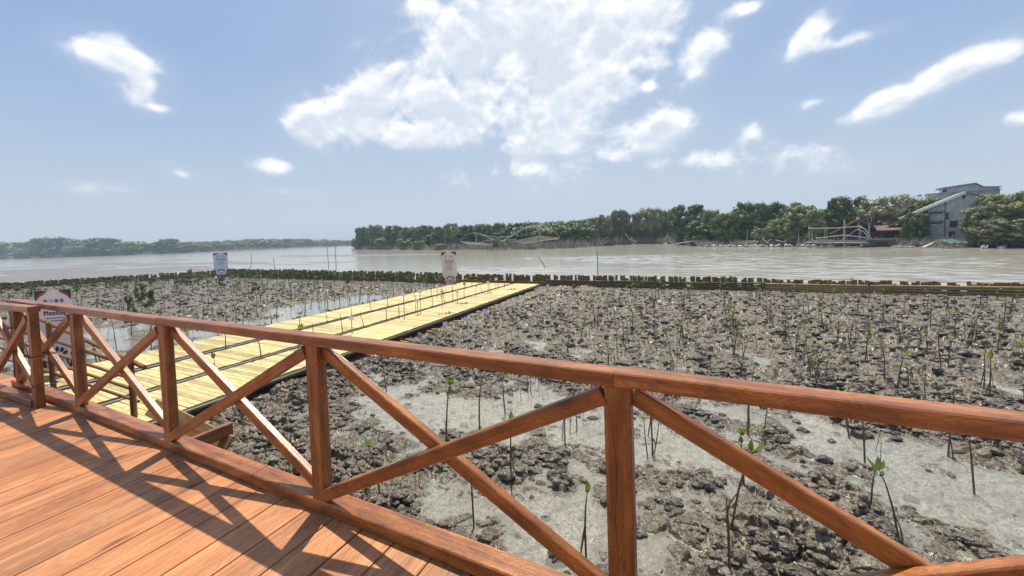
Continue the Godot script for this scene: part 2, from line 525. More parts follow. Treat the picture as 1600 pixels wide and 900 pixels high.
func mud_base(x: float, z: float) -> float:
	var b := mud_low.get_noise_2d(x, z) * 0.045 + mud_mid.get_noise_2d(x, z) * 0.042 + 0.024 + 0.026 * smoothstep(-4.5, -9.0, z) * smoothstep(-8.6, -7.0, x) - 0.045 * smoothstep(-12.2, -14.2, z)
	for p in dips:
		var u: float = (x - p[0]) / p[2]
		var v: float = (z - p[1]) / p[3]
		var q := u * u + v * v
		if q < 4.5:
			b -= p[4] * 0.66 * exp(-q)
	return b

func mud_at(x: float, z: float, detail := true) -> Vector2:   # height, moisture
	var b := mud_base(x, z)
	var wet := clampf(0.5 - b * 14.0 + mud_tone.get_noise_2d(x, z) * 0.45, 0.0, 1.0)
	var rough := smoothstep(-0.01, 0.06, b + mud_mid.get_noise_2d(x * 1.7 + 9.0, z * 1.7) * 0.03)
	var h := b
	if detail:
		var cr := mud_crack.get_noise_2d(x, z) + 1.0
		var cv := mud_cell.get_noise_2d(x, z)
		var rg := mud_rough.get_noise_2d(x, z)
		var lump := mud_lump.get_noise_2d(x, z)
		h += (smoothstep(0.0, 0.16, cr) - 1.0) * (0.022 + 0.060 * rough) + cv * (0.009 + 0.030 * rough) + rg * (0.007 + 0.055 * rough) - (lump + 0.55) * 0.05 * rough
	else:
		var rg := mud_rough.get_noise_2d(x * 0.6, z * 0.6)
		h += rg * (0.01 + 0.05 * rough)
	if z < -15.25:
		h -= (-15.25 - z) * 0.8
	if x < -39.0 and z > -13.0:
		h -= maxf(0.0, (-41.5 - x)) * 0.5
	return Vector2(h, wet)

func mud_patch(called: String, x0: float, x1: float, z0: float, z1: float, cell: float, hole: Rect2, parent: Node, detail := true) -> void:
	var nx := int(round((x1 - x0) / cell)) + 1
	var nz := int(round((z1 - z0) / cell)) + 1
	var H := PackedFloat32Array()
	H.resize(nx * nz)
	var g := Geo.new()
	g.V.resize(nx * nz); g.N.resize(nx * nz); g.C.resize(nx * nz); g.U.resize(nx * nz)
	var dry := Color(0.288, 0.230, 0.155)
	var damp := Color(0.168, 0.138, 0.098)
	for j in nz:
		for i in nx:
			var x := x0 + i * cell
			var z := z0 + j * cell
			var k := j * nx + i
			if hole.has_area() and hole.has_point(Vector2(x, z)):
				H[k] = -0.2
				g.V[k] = Vector3(x, -0.2, z)
				continue
			var m := mud_at(x, z, detail)
			H[k] = m.x
			g.V[k] = Vector3(x, m.x, z)
			var t := mud_tone.get_noise_2d(x * 3.0, z * 3.0) * 0.22 + 1.0
			var c := dry.lerp(damp, m.y)
			c = c.lerp(Color(0.54, 0.50, 0.39), m.y * smoothstep(0.004, -0.014, mud_base(x, z)))   # pale silt settled in the pools
			g.C[k] = Color(c.r * t, c.g * t, c.b * t)
	for j in nz:
		for i in nx:
			var k := j * nx + i
			var a := H[k - 1] if i > 0 else H[k]
			var b := H[k + 1] if i < nx - 1 else H[k]
			var c := H[k - nx] if j > 0 else H[k]
			var d := H[k + nx] if j < nz - 1 else H[k]
			g.N[k] = Vector3(a - b, 2.0 * cell, c - d).normalized()
	var ind := PackedInt32Array()
	for j in nz - 1:
		for i in nx - 1:
			var x := x0 + i * cell
			var z := z0 + j * cell
			if hole.has_area() and hole.has_point(Vector2(x, z)) and hole.has_point(Vector2(x + cell, z + cell)):
				continue
			var k := j * nx + i
			ind.append_array(PackedInt32Array([k, k + 1, k + nx, k + 1, k + nx + 1, k + nx]))
	g.I = ind
	var o := part(called, g.mesh(), M.mud, parent)
	if parent == self:
		structure(o)
		o.set_meta("label", "cracked wet mud of the mangrove nursery plot")

func clod_mesh(seed_: int) -> ArrayMesh:
	var r := RandomNumberGenerator.new()
	r.seed = seed_
	var g := Geo.new()
	var rings := [[-0.35, 0.75], [0.15, 1.0], [0.62, 0.62]]
	var pts := []
	for k in 3:
		var row := []
		for j in 6:
			var an := TAU * (j + 0.5 * (k % 2)) / 6.0 + r.randf_range(-0.25, 0.25)
			var q: float = rings[k][1] * r.randf_range(0.7, 1.15)
			row.append(Vector3(cos(an) * q, rings[k][0] + r.randf_range(-0.14, 0.14), sin(an) * q))
		pts.append(row)
	var top := Vector3(r.randf_range(-0.25, 0.25), 0.8, r.randf_range(-0.25, 0.25))
	for j in 6:
		var j2 := (j + 1) % 6
		for k in 2:
			g.tri(pts[k][j], pts[k + 1][j], pts[k][j2])
			g.tri(pts[k][j2], pts[k + 1][j], pts[k + 1][j2])
		g.tri(pts[2][j], top, pts[2][j2])
	for k in g.V.size():      # worn, half-rounded
		g.N[k] = (g.N[k] * 0.55 + (g.V[k] - Vector3(0, 0.1, 0)).normalized() * 0.75).normalized()
	return g.mesh()

func mud() -> void:
	mud_setup()
	var root := Node3D.new()
	root.name = numbered("mud_flat")
	structure(root)
	root.set_meta("label", "cracked wet mud of the mangrove nursery plot")
	add_child(root)
	mud_patch("ground", -4.6, 6.4, -5.0, 0.5, 0.014, Rect2(), root)
	mud_patch("ground", -6.0, 9.0, -9.4, 1.0, 0.03, Rect2(-4.55, -4.95, 10.9, 5.4), root)
	mud_patch("ground", -16.0, 18.0, -16.6, 3.0, 0.06, Rect2(-5.9, -9.3, 14.8, 10.2), root)
	mud_patch("ground", -46.0, -15.9, -18.6, 3.0, 0.15, Rect2(), root, false)
	# standing water
	var g := Geo.new()
	g.quad(Vector3(-41, -0.004, 2.5), Vector3(17.5, -0.004, 2.5), Vector3(17.5, -0.004, -15.2), Vector3(-41, -0.004, -15.2))
	var w := part("puddle_water", g.mesh(), M.puddle, self)
	structure(w)
	w.set_meta("label", "milky shallow water standing in the mud")
	# loose clods
	var r := RandomNumberGenerator.new()
	r.seed = 404
	for v in 4:
		var list := []
		var cols := PackedColorArray()
		var tries := 0
		while list.size() < 6500 and tries < 160000:
			tries += 1
			var near := r.randf() < 0.45
			var far_left := not near and r.randf() < 0.3
			var x := r.randf_range(-5.0, 7.0) if near else r.randf_range(-16.0, 16.0)
			var z := r.randf_range(-5.5, -0.1) if near else r.randf_range(-14.9, -4.0)
			if far_left:
				x = r.randf_range(-39.0, -15.0)
				z = r.randf_range(-15.0, -0.5)
			if x < -3.6 and x > -8.2 and z < -0.5:
				continue
			var b := mud_base(x, z)
			var patch := mud_mid.get_noise_2d(x * 0.8 - 4.0, z * 0.8)
			if b + patch * 0.055 < 0.022 and r.randf() > 0.05:
				continue
			var s := r.randf_range(0.012, 0.046) if near else r.randf_range(0.022, 0.058)
			if r.randf() < 0.08 or far_left:
				s *= 1.7
			var m := mud_at(x, z)
			var basis := Basis.from_euler(Vector3(r.randf_range(-0.5, 0.5), r.randf_range(0, TAU), r.randf_range(-0.5, 0.5))).scaled(Vector3(s * r.randf_range(0.9, 1.6), s * r.randf_range(0.5, 0.95), s))
			list.append(Transform3D(basis, Vector3(x, m.x + s * 0.1, z)))
			var t := r.randf_range(0.75, 1.2)
			var c := Color(0.33, 0.28, 0.205).lerp(Color(0.065, 0.054, 0.042), clampf(m.y * 0.6 + r.randf_range(-0.35, 0.75), 0, 1))
			cols.append(Color(c.r * t, c.g * t, c.b * t))
		scatter("mud_clods", clod_mesh(50 + v), M.clod, list, "loose broken clods of dark grey mud strewn over the plot", "clods", cols)

# ------------------------------------------------------------------ river
func axis_steps(a: float, b: float, cell: float, far0: float, far1: float) -> PackedFloat32Array:
	var out := PackedFloat32Array()
	var left := []
	var s := cell
	var x := a
	while x > far0:
		s *= 1.35
		x -= s
		left.append(maxf(x, far0))
	left.reverse()
	for v in left:
		out.append(v)
	x = a
	while x < b:
		out.append(x)
		x += cell
	s = cell
	while x < far1:
		out.append(x)
		s *= 1.35
		x += s
	out.append(far1)
	return out

func river() -> void:
	var xs := axis_steps(-24.0, 30.0, 0.2, -3500.0, 3000.0)
	var zs := axis_steps(-54.0, -15.0, 0.16, -3500.0, 400.0)
	var wave := noise(FastNoiseLite.TYPE_SIMPLEX_SMOOTH, 0.55, 91, 3)
	var area := noise(FastNoiseLite.TYPE_SIMPLEX_SMOOTH, 0.06, 92, 2)
	var nx := xs.size()
	var nz := zs.size()
	var g := Geo.new()
	var H := PackedFloat32Array()
	H.resize(nx * nz)
	for j in nz:
		for i in nx:
			var x := xs[i]
			var z := zs[j]
			var edge := clampf(minf(minf(x + 24.0, 30.0 - x), minf(z + 54.0, -14.0 - z)) / 5.0, 0.0, 1.0)
			var a := 0.0
			if edge > 0.0:
				var calm := smoothstep(-0.25, 0.3, area.get_noise_2d(x * 0.5, z * 1.6) + clampf((x + 4.0) * 0.03, -0.3, 0.35))
				a = wave.get_noise_2d(x * 0.55 + z * 0.25, z * 1.5) * 0.04 * edge * (0.3 + calm)
			H[j * nx + i] = a
	for j in nz:
		for i in nx:
			var k := j * nx + i
			var i0 := maxi(i - 1, 0); var i1 := mini(i + 1, nx - 1)
			var j0 := maxi(j - 1, 0); var j1 := mini(j + 1, nz - 1)
			var sx := (H[j * nx + i1] - H[j * nx + i0]) / (xs[i1] - xs[i0])
			var sz := (H[j1 * nx + i] - H[j0 * nx + i]) / (zs[j1] - zs[j0])
			g.vert(Vector3(xs[i], -0.3 + H[k], zs[j]), Vector3(-sx, 1, -sz).normalized(), Vector2.ZERO, Color.WHITE)
	for j in nz - 1:
		for i in nx - 1:
			var k := j * nx + i
			g.I.append_array(PackedInt32Array([k, k + 1, k + nx, k + 1, k + nx + 1, k + nx]))
	var o := part("river_water", g.mesh(), M.river, self)
	structure(o)
	o.set_meta("label", "wide brown river mouth with light ripples")
	# tidal flats left of the river, barely out of the water
	var fl := noise(FastNoiseLite.TYPE_SIMPLEX_SMOOTH, 0.05, 93, 4)
	var spots := [[-62.0, -16.0, 22.0, 15.0, 0.10], [-92.0, -22.0, 34.0, 14.0, 0.09], [-55.0, -36.0, 26.0, 6.0, 0.06], [-75.0, -60.0, 40.0, 7.0, 0.075], [-52.0, -58.0, 20.0, 3.0, 0.09], [-130.0, -40.0, 50.0, 14.0, 0.07]]
	var f := Geo.new()
	var cx := 150
	var cz := 130
	for j in cz:
		for i in cx:
			var x := -190.0 + i * 1.1
			var z := -78.0 + j * 0.65
			var h := -0.40 + fl.get_noise_2d(x * 0.55, z * 1.9) * 0.14
			for p in spots:
				h += p[4] * exp(-pow((x - p[0]) / p[2], 2) - pow((z - p[1]) / p[3], 2)) * 1.25
			f.vert(Vector3(x, h, z), Vector3.UP, Vector2.ZERO, Color(0.37, 0.335, 0.30) * (1.0 + 0.25 * fl.get_noise_2d(x * 3.0, z * 9.0)))
	for j in cz - 1:
		for i in cx - 1:
			var k := j * cx + i
			f.I.append_array(PackedInt32Array([k, k + 1, k + cx, k + 1, k + cx + 1, k + cx]))
	var fo := part("tidal_flat", f.mesh(), M.mud, self)
	structure(fo)
	fo.set_meta("label", "pinkish grey tidal flat just above the water on the left")

# ------------------------------------------------------------------ banks
func bank(called: String, label: String, shore: Array, inland: float, rise: float) -> void:
	var g := Geo.new()
	var nn := noise(FastNoiseLite.TYPE_SIMPLEX_SMOOTH, 0.3, 61, 3)
	var pts := []
	for k in shore.size() - 1:
		for s in 8:
			pts.append((shore[k] as Vector2).lerp(shore[k + 1], s / 8.0))
	pts.append(shore[-1])
	var prof := [[-2.0, -0.6], [0.0, -0.32], [0.8, -0.05], [2.5, 0.25], [6.0, 0.45], [inland, rise]]
	var w := prof.size()
	var eye := Vector2(1.985, 1.464)
	for k in pts.size():
		var p: Vector2 = pts[k]
		var inward := (p - eye).normalized()
		for q in prof:
			var x: Vector2 = p + inward * (q[0] + nn.get_noise_2d(p.x * 0.7, p.y * 0.7 + q[0]) * (1.2 if q[0] > -1.0 and q[0] < 10.0 else 0.0))
			g.vert(Vector3(x.x, q[1] + nn.get_noise_2d(x.x * 2.0, x.y * 2.0) * 0.12, x.y), Vector3.UP, Vector2.ZERO, Color(0.20, 0.175, 0.14) * (1.0 + 0.4 * nn.get_noise_2d(x.x * 5.0, x.y * 5.0)))
	for k in pts.size() - 1:
		for j in w - 1:
			var a := k * w + j
			g.I.append_array(PackedInt32Array([a, a + 1, a + w, a + w, a + 1, a + w + 1]))
	var o := part(called, g.mesh(), M.mud, self)
	structure(o)
	o.set_meta("label", label)

const LEFT_SHORE := [Vector2(-640, -40), Vector2(-530.7, -103.2), Vector2(-438.3, -115.4), Vector2(-374.6, -130.2), Vector2(-350.5, -158.9), Vector2(-388.8, -229.2), Vector2(-394.8, -304.3), Vector2(-418.5, -370.7)]
const RIGHT_SHORE := [Vector2(-130.1, -117.3), Vector2(-101.0, -103.8), Vector2(-74.2, -89.1), Vector2(-57.0, -80.9), Vector2(-45.5, -77.7), Vector2(-35.3, -73.8), Vector2(-27.6, -73.1), Vector2(-21.2, -74.1), Vector2(-19.5, -82.7), Vector2(-16.8, -89.7), Vector2(-12.0, -95.4), Vector2(-4.6, -90.1), Vector2(1.7, -67.6)]
const NEAR_SHORE := [Vector2(1.7, -67.6), Vector2(6.0, -65.2), Vector2(9.8, -63.8), Vector2(13.2, -62.1), Vector2(16.2, -60.2), Vector2(18.7, -58.1), Vector2(20.7, -55.8), Vector2(22.4, -53.2), Vector2(24.1, -51.9), Vector2(25.9, -51.1), Vector2(27.5, -50.2), Vector2(30.0, -48.1), Vector2(33.8, -46.6), Vector2(44, -42)]

func along(list: Array, t: float) -> Vector2:
	var f := clampf(t, 0.0, 0.9999) * (list.size() - 1)
	var k := int(f)
	return (list[k] as Vector2).lerp(list[k + 1], f - k)

# ------------------------------------------------------------------ trees
var crowns := {}
var trunks := {}

func crown_mesh(seed_: int, lobes: int, leaves: int, leaf: float, flat: float, low: float, loose: float) -> ArrayMesh:
	# fills a box one wide and one high; leaf-sized faces gathered in lobes
	var r := RandomNumberGenerator.new()
	r.seed = seed_
	var g := Geo.new()
	var centres := []
	for k in lobes:
		var an := r.randf() * TAU
		var up := r.randf()
		var y := lerpf(low, 0.86, pow(up, 0.75))
		var prof := sqrt(maxf(0.05, 1.0 - pow((y - flat) / (1.02 - flat if y > flat else flat - low + 0.25), 2.0)))
		var q := 0.36 * prof * sqrt(r.randf_range(0.35, 1.0))
		centres.append([Vector3(cos(an) * q, y, sin(an) * q), r.randf_range(0.09, 0.17) * (1.0 - 0.25 * up) * sqrt(60.0 / maxf(60.0, lobes)), r.randf_range(0.7, 1.3)])
	for c in centres:      # the dense inside of each leaf clump
		var o: Vector3 = c[0]
		var cr: float = c[1] * 0.74
		var dark := Color.WHITE * float(c[2])
		var ring := []
		for q in 3:
			var row := []
			for j in 6:
				var an := TAU * (j + 0.5 * q) / 6.0
				var ph: float = [-0.75, 0.0, 0.75][q]
				row.append(o + Vector3(cos(an) * cos(ph), sin(ph), sin(an) * cos(ph)) * cr * r.randf_range(0.78, 1.1))
			ring.append(row)
		var a1 := o + Vector3(0, cr, 0)
		var a0 := o - Vector3(0, cr, 0)
		for j in 6:
			var jj := (j + 1) % 6
			for q in 2:
				g.tri(ring[q][j], ring[q + 1][j], ring[q][jj], dark)
				g.tri(ring[q][jj], ring[q + 1][j], ring[q + 1][jj], dark)
			g.tri(ring[2][j], a1, ring[2][jj], dark)
			g.tri(ring[0][jj], a0, ring[0][j], dark)
	for k in leaves:
		var c: Array = centres[r.randi() % lobes]
		var dir := Vector3(r.randfn(), r.randfn() * 0.8 + 0.35, r.randfn()).normalized()
		var rad: float = c[1] * (1.0 - pow(r.randf(), 2.0) * 0.6 + r.randf() * loose)
		var p: Vector3 = c[0] + dir * rad
		p.y = maxf(p.y, 0.02)
		var n := (dir + Vector3(r.randfn(), r.randfn(), r.randfn()) * 0.45).normalized()
		var a := n.cross(Vector3(r.randfn(), r.randfn(), r.randfn())).normalized()
		var b := n.cross(a)
		var s := leaf * r.randf_range(0.6, 1.3)
		var t: float = c[2] * r.randf_range(0.75, 1.25)
		var col := Color(t, t * r.randf_range(0.94, 1.04), t * r.randf_range(0.8, 1.1))
		var i := g.V.size()
		var sn := (n * 0.5 + dir * 0.5).normalized()
		g.vert(p - a * s, sn, Vector2.ZERO, col); g.vert(p - b * s * 0.55, sn, Vector2.ZERO, col); g.vert(p + a * s, sn, Vector2.ZERO, col); g.vert(p + b * s * 0.55, sn, Vector2.ZERO, col)
		g.I.append_array(PackedInt32Array([i, i + 2, i + 1, i, i + 3, i + 2]))
	return g.mesh()

func trunk_mesh(seed_: int, stems: int, spread: float, top: float) -> ArrayMesh:
	var r := RandomNumberGenerator.new()
	r.seed = seed_
	var g := Geo.new()
	for k in stems:
		var an := TAU * (k + r.randf()) / stems
		var out := Vector3(cos(an), 0, sin(an))
		var b := out * 0.05 * spread
		var t := out * spread * r.randf_range(0.3, 0.6) + Vector3(0, top * r.randf_range(0.8, 1.05), 0)
		var mid := b.lerp(t, 0.5) + Vector3(r.randf_range(-0.05, 0.05), 0.03, r.randf_range(-0.05, 0.05))
		g.pole([b - Vector3(0, 0.03, 0), mid, t], [0.016, 0.011, 0.005], 5, Color.WHITE)
		for q in 2:
			var f := r.randf_range(0.35, 0.8)
			var s := b.lerp(t, f)
			g.pole([s, s + out * r.randf_range(0.05, 0.2) + Vector3(r.randf_range(-0.12, 0.12), r.randf_range(0.08, 0.25), r.randf_range(-0.12, 0.12))], [0.007, 0.003], 4, Color.WHITE)
	return g.mesh()

func trees_setup() -> void:
	for v in 4:
		crowns["far%d" % v] = crown_mesh(200 + v, 60, 3000, 0.040, 0.5, 0.02, 0.3)
		crowns["mid%d" % v] = crown_mesh(220 + v, 90, 7000, 0.027, 0.5, 0.04, 0.3)
		crowns["airy%d" % v] = crown_mesh(240 + v, 46, 3200, 0.024, 0.60, 0.26, 0.45)
		trunks["plain%d" % v] = trunk_mesh(260 + v, 4, 0.5, 0.6)
		trunks["many%d" % v] = trunk_mesh(280 + v, 9, 0.7, 0.75)
	for v in 3:
		crowns["sap%d" % v] = crown_mesh(350 + v, 12, 170, 0.085, 0.25, 0.1, 0.8)
		crowns["near%d" % v] = crown_mesh(300 + v, 190, 20000, 0.017, 0.50, 0.04, 0.45)

var tree_n := 0
func tree(x: float, z: float, h: float, w: float, shape: String, leaf: String, label: String, group := "") -> void:
	tree_n += 1
	var o := thing("mangrove_tree", label, "tree", Vector3(x, 0.15, z), tree_n * 2.399, group)
	var v := tree_n % (3 if shape == "near" else 4)
	var t := part("trunk", trunks[("many%d" if shape == "airy" else "plain%d") % (tree_n % 4)], M.bark, o)
	t.scale = Vector3(w, h, w)
	var c := part("crown", crowns[shape + str(v)], M["leaf_" + leaf], o)
	c.scale = Vector3(w * 1.12, h * 1.06, w * 1.12)

func all_trees() -> void:
	tree(-563.3, -95.9, 16.3, 33.1, "far", "green", "mid green mangrove on the far left bank, first crown from the left", "mangroves on the far left bank")
	tree(-532.5, -106.2, 14.1, 24.0, "far", "light", "light green mangrove on the far left bank, second crown from the left", "mangroves on the far left bank")
	tree(-491.1, -109.9, 7.7, 15.6, "far", "light", "light green mangrove on the far left bank, third crown from the left", "mangroves on the far left bank")
	tree(-500.7, -113.1, 13.0, 21.3, "far", "green", "mid green mangrove on the far left bank, fourth crown from the left", "mangroves on the far left bank")
	tree(-460.5, -116.1, 15.4, 27.4, "far", "dark", "dark green mangrove on the far left bank, fifth crown from the left", "mangroves on the far left bank")
	tree(-429.4, -119.0, 8.0, 14.7, "far", "grey", "grey-green thin-crowned mangrove on the far left bank, sixth crown from the left", "mangroves on the far left bank")
	tree(-438.3, -122.9, 13.1, 18.0, "far", "green", "mid green mangrove on the far left bank, seventh crown from the left", "mangroves on the far left bank")
	tree(-404.6, -127.9, 12.9, 23.2, "far", "dark", "dark green mangrove on the far left bank, eighth crown from the left", "mangroves on the far left bank")
	tree(-386.6, -136.2, 9.8, 21.3, "far", "light", "light green mangrove on the far left bank, ninth crown from the left", "mangroves on the far left bank")
	tree(-380.6, -147.3, 8.4, 16.8, "far", "green", "mid green mangrove on the far left bank, tenth crown from the left", "mangroves on the far left bank")
	tree(-367.0, -151.3, 10.8, 15.7, "far", "dark", "dark green mangrove on the far left bank, eleventh crown from the left", "mangroves on the far left bank")
	tree(-360.2, -159.1, 8.0, 16.9, "far", "grey", "grey-green thin-crowned mangrove on the far left bank, twelfth crown from the left", "mangroves on the far left bank")
	tree(-385.0, -186.4, 8.6, 25.5, "far", "green", "mid green mangrove on the far left bank, thirteenth crown from the left", "mangroves on the far left bank")
	tree(-405.0, -217.8, 9.6, 27.1, "far", "green", "mid green mangrove on the far left bank, fourteenth crown from the left", "mangroves on the far left bank")
	tree(-409.3, -241.3, 10.6, 30.1, "far", "dark", "dark green mangrove on the far left bank, fifteenth crown from the left", "mangroves on the far left bank")
	tree(-417.7, -270.9, 10.3, 30.9, "far", "green", "mid green mangrove on the far left bank, sixteenth crown from the left", "mangroves on the far left bank")
	tree(-422.9, -300.4, 10.0, 30.0, "far", "dark", "dark green mangrove on the far left bank, seventeenth crown from the left", "mangroves on the far left bank")
	tree(-430.1, -331.5, 8.8, 28.8, "far", "green", "mid green mangrove on the far left bank, eighteenth crown from the left", "mangroves on the far left bank")
	tree(-450.2, -371.7, 6.9, 26.2, "far", "green", "mid green mangrove on the far left bank, nineteenth crown from the left", "mangroves on the far left bank")
	tree(-440.3, -382.4, 3.8, 17.6, "far", "dark", "dark green mangrove on the far left bank, twentieth crown from the left", "mangroves on the far left bank")
	tree(-126.5, -118.1, 9.0, 7.0, "mid", "dark", "dark green mangrove on the headland, first tall crown from its left tip", "mangroves on the headland")
	tree(-113.3, -112.9, 9.1, 8.0, "mid", "green", "mid green mangrove on the headland, second tall crown from its left tip", "mangroves on the headland")
	tree(-96.3, -103.9, 8.0, 7.2, "mid", "dark", "dark green mangrove on the headland, third tall crown from its left tip", "mangroves on the headland")
	tree(-84.7, -98.5, 6.9, 6.3, "mid", "green", "mid green mangrove on the headland, fourth tall crown from its left tip", "mangroves on the headland")
	tree(-74.9, -94.1, 6.9, 6.7, "mid", "dark", "dark green mangrove on the headland, fifth tall crown from its left tip", "mangroves on the headland")
	tree(-65.8, -89.5, 6.0, 5.8, "mid", "green", "mid green mangrove on the headland, sixth tall crown from its left tip", "mangroves on the headland")
	tree(-59.6, -86.4, 6.7, 4.5, "mid", "light", "light green mangrove on the headland, seventh tall crown from its left tip", "mangroves on the headland")
	tree(-54.3, -85.8, 5.8, 5.4, "mid", "dark", "dark green mangrove on the headland, eighth tall crown from its left tip", "mangroves on the headland")
	tree(-48.6, -85.0, 6.0, 5.9, "mid", "green", "mid green mangrove on the headland, ninth tall crown from its left tip", "mangroves on the headland")
	tree(-43.5, -84.1, 5.9, 4.7, "mid", "green", "mid green mangrove on the headland, tenth tall crown from its left tip", "mangroves on the headland")
	tree(-39.1, -84.6, 5.7, 5.9, "mid", "dark", "dark green mangrove on the headland, eleventh tall crown from its left tip", "mangroves on the headland")
	tree(-36.8, -91.8, 5.4, 6.6, "airy", "grey", "grey-green thin-crowned mangrove on the headland, twelfth tall crown from its left tip", "mangroves on the headland")
	tree(-36.6, -101.6, 5.5, 7.2, "mid", "dark", "dark green mangrove on the headland, thirteenth tall crown from its left tip", "mangroves on the headland")
	tree(-27.1, -87.3, 5.2, 5.4, "mid", "dark", "dark green mangrove on the headland, fourteenth tall crown from its left tip", "mangroves on the headland")
	tree(-23.3, -87.3, 4.7, 5.0, "mid", "dark", "dark green mangrove on the headland, fifteenth tall crown from its left tip", "mangroves on the headland")
	tree(-21.5, -90.7, 4.3, 4.6, "mid", "dark", "dark green mangrove on the headland, sixteenth tall crown from its left tip", "mangroves on the headland")
	tree(-103.2, -106.0, 3.7, 7.0, "mid", "light", "low bushy light green mangrove at the foot of the headland, first from the left", "low bushes on the headland shore")
	tree(-83.8, -95.6, 3.2, 6.1, "airy", "grey", "low bushy grey-green thin-crowned mangrove at the foot of the headland, second from the left", "low bushes on the headland shore")
	tree(-73.0, -89.2, 2.2, 4.1, "mid", "light", "low bushy light green mangrove at the foot of the headland, third from the left", "low bushes on the headland shore")
	tree(-60.8, -83.5, 1.3, 4.4, "airy", "grey", "low bushy grey-green thin-crowned mangrove at the foot of the headland, fourth from the left", "low bushes on the headland shore")
	tree(-66.4, -156.1, 8.7, 14.0, "far", "dark", "hazy dark forest crown far behind the lift nets, first from the left", "forest crowns behind the lift nets")
	tree(-57.3, -163.6, 8.9, 14.2, "far", "dark", "hazy dark forest crown far behind the lift nets, second from the left", "forest crowns behind the lift nets")
	tree(-46.9, -163.1, 8.9, 13.8, "far", "dark", "hazy dark forest crown far behind the lift nets, third from the left", "forest crowns behind the lift nets")
	tree(-38.6, -163.5, 9.3, 13.5, "far", "dark", "hazy dark forest crown far behind the lift nets, fourth from the left", "forest crowns behind the lift nets")
	tree(-18.9, -89.2, 6.6, 4.4, "airy", "grey", "thin grey-green tree with bare stems at the left of the middle stand", "")
	tree(-16.6, -94.9, 7.9, 4.9, "mid", "green", "tall mid green tree, second in the middle stand", "")
	tree(-14.0, -99.1, 7.3, 4.1, "airy", "grey", "thin grey tree beside the tall green one in the middle stand", "")
	tree(-9.5, -96.7, 8.1, 6.7, "airy", "grey", "wide grey tree with pale visible trunks and dead wood below", "")
	tree(-5.8, -99.2, 7.7, 4.3, "mid", "light", "light tree squeezed left of the dark dome-shaped tree", "")
	tree(-0.9, -82.6, 7.3, 7.5, "mid", "dark", "dark dome-shaped tree with fanned trunks, low at the cove", "")
	tree(2.9, -76.0, 5.8, 3.8, "mid", "light", "light green tree just right of the dark dome", "")
	tree(4.9, -70.6, 4.9, 4.5, "mid", "green", "rounded green tree left of the tall dark group", "")
	tree(8.6, -78.7, 6.9, 5.2, "mid", "dark", "tall dark tree, left half of the tall dark group", "")
	tree(11.3, -75.7, 6.4, 4.9, "mid", "dark", "tall dark tree, right half of the tall dark group", "")
	tree(15.5, -82.0, 6.5, 4.5, "mid", "green", "mid green tree behind the large light green bush", "")
	tree(14.3, -65.6, 5.1, 5.5, "mid", "light", "large light green bushy tree left of the jetty", "")
	tree(11.6, -64.9, 3.5, 4.0, "mid", "light", "smaller light green bush at the foot of the large one", "")
	tree(9.0, -64.7, 2.2, 2.4, "airy", "grey", "small grey shrub behind the pale sacks", "")
	tree(19.7, -68.2, 6.2, 5.5, "mid", "dark", "round dark tree rising behind the jetty", "")
	tree(22.5, -64.6, 5.7, 5.9, "airy", "grey", "wide grey-green tree between the round dark tree and the house", "")
	tree(22.55, -56.4, 3.3, 2.54, "mid", "dark", "dark green tree in front of the grey house's left wall", "")
	tree(26.7, -52.5, 3.7, 5.1, "near", "grey", "feathery grey-green tree covering the right side of the gabled house", "")
	tree(29.2, -54.9, 4.8, 6.9, "near", "light", "large olive tree at the right edge of the picture, tallest there", "")
	tree(30.2, -52.4, 4.9, 6.4, "near", "light", "olive tree just beyond the right edge, overlapping the tallest", "")
	tree(26.9, -50.6, 2.3, 4.7, "near", "grey", "low spreading grey-green tree hanging over the boats at right", "")
	tree(32.1, -51.1, 4.2, 6.6, "near", "green", "green tree out beyond the right end of the bank", "")

func forest() -> void:
	# the mass of crowns that closes the view behind the trees one can tell apart
	var r := RandomNumberGenerator.new()
	r.seed = 606
	for v in 3:
		var list := []
		var cols := PackedColorArray()
		for k in 230:
			var zone := k % 4
			var p := along([LEFT_SHORE, RIGHT_SHORE, RIGHT_SHORE, NEAR_SHORE][zone], r.randf())
			var inward := (p - Vector2(1.985, 1.464)).normalized()
			var h := 0.0
			var w := 0.0
			if zone == 0:
				p += inward * r.randf_range(5, 60)
				h = r.randf_range(4.5, 8.5)
				w = r.randf_range(12, 20)
			elif zone == 3:
				if p.x > 23.0:
					continue
				p += inward * r.randf_range(9, 40)
				h = r.randf_range(3.8, 5.4)
				w = r.randf_range(4, 6)
			else:
				p += inward * r.randf_range(7, 75)
				h = r.randf_range(4.0, 5.6)
				w = r.randf_range(5, 8)
			list.append(Transform3D(Basis(Vector3.UP, r.randf() * TAU).scaled(Vector3(w, h, w)), Vector3(p.x, 0.1, p.y)))
			var t := r.randf_range(0.75, 1.2)
			cols.append(Color(t, t * r.randf_range(0.95, 1.05), t))
		scatter("mangrove_forest", crowns["far%d" % v], M.leaf_green if v < 2 else M.leaf_dark, list, "dense mangrove forest closing the shore behind the nearer trees", "forest", cols)

func twig_mesh(seed_: int) -> ArrayMesh:
	var r := RandomNumberGenerator.new()
	r.seed = seed_
	var g := Geo.new()
	for k in 7:
		var p := Vector3(r.randf_range(-0.4, 0.4), -0.05, r.randf_range(-0.3, 0.3))
		var d := Vector3(r.randf_range(-0.5, 0.5), r.randf_range(0.25, 0.9), r.randf_range(-0.4, 0.4))
		g.pole([p, p + d * 0.55 + Vector3(r.randf_range(-0.08, 0.08), 0.05, 0), p + d + Vector3(r.randf_range(-0.2, 0.2), r.randf_range(-0.25, 0.05), 0)], [0.022, 0.017, 0.008], 4, Color.WHITE * r.randf_range(0.7, 1.2))
	return g.mesh()

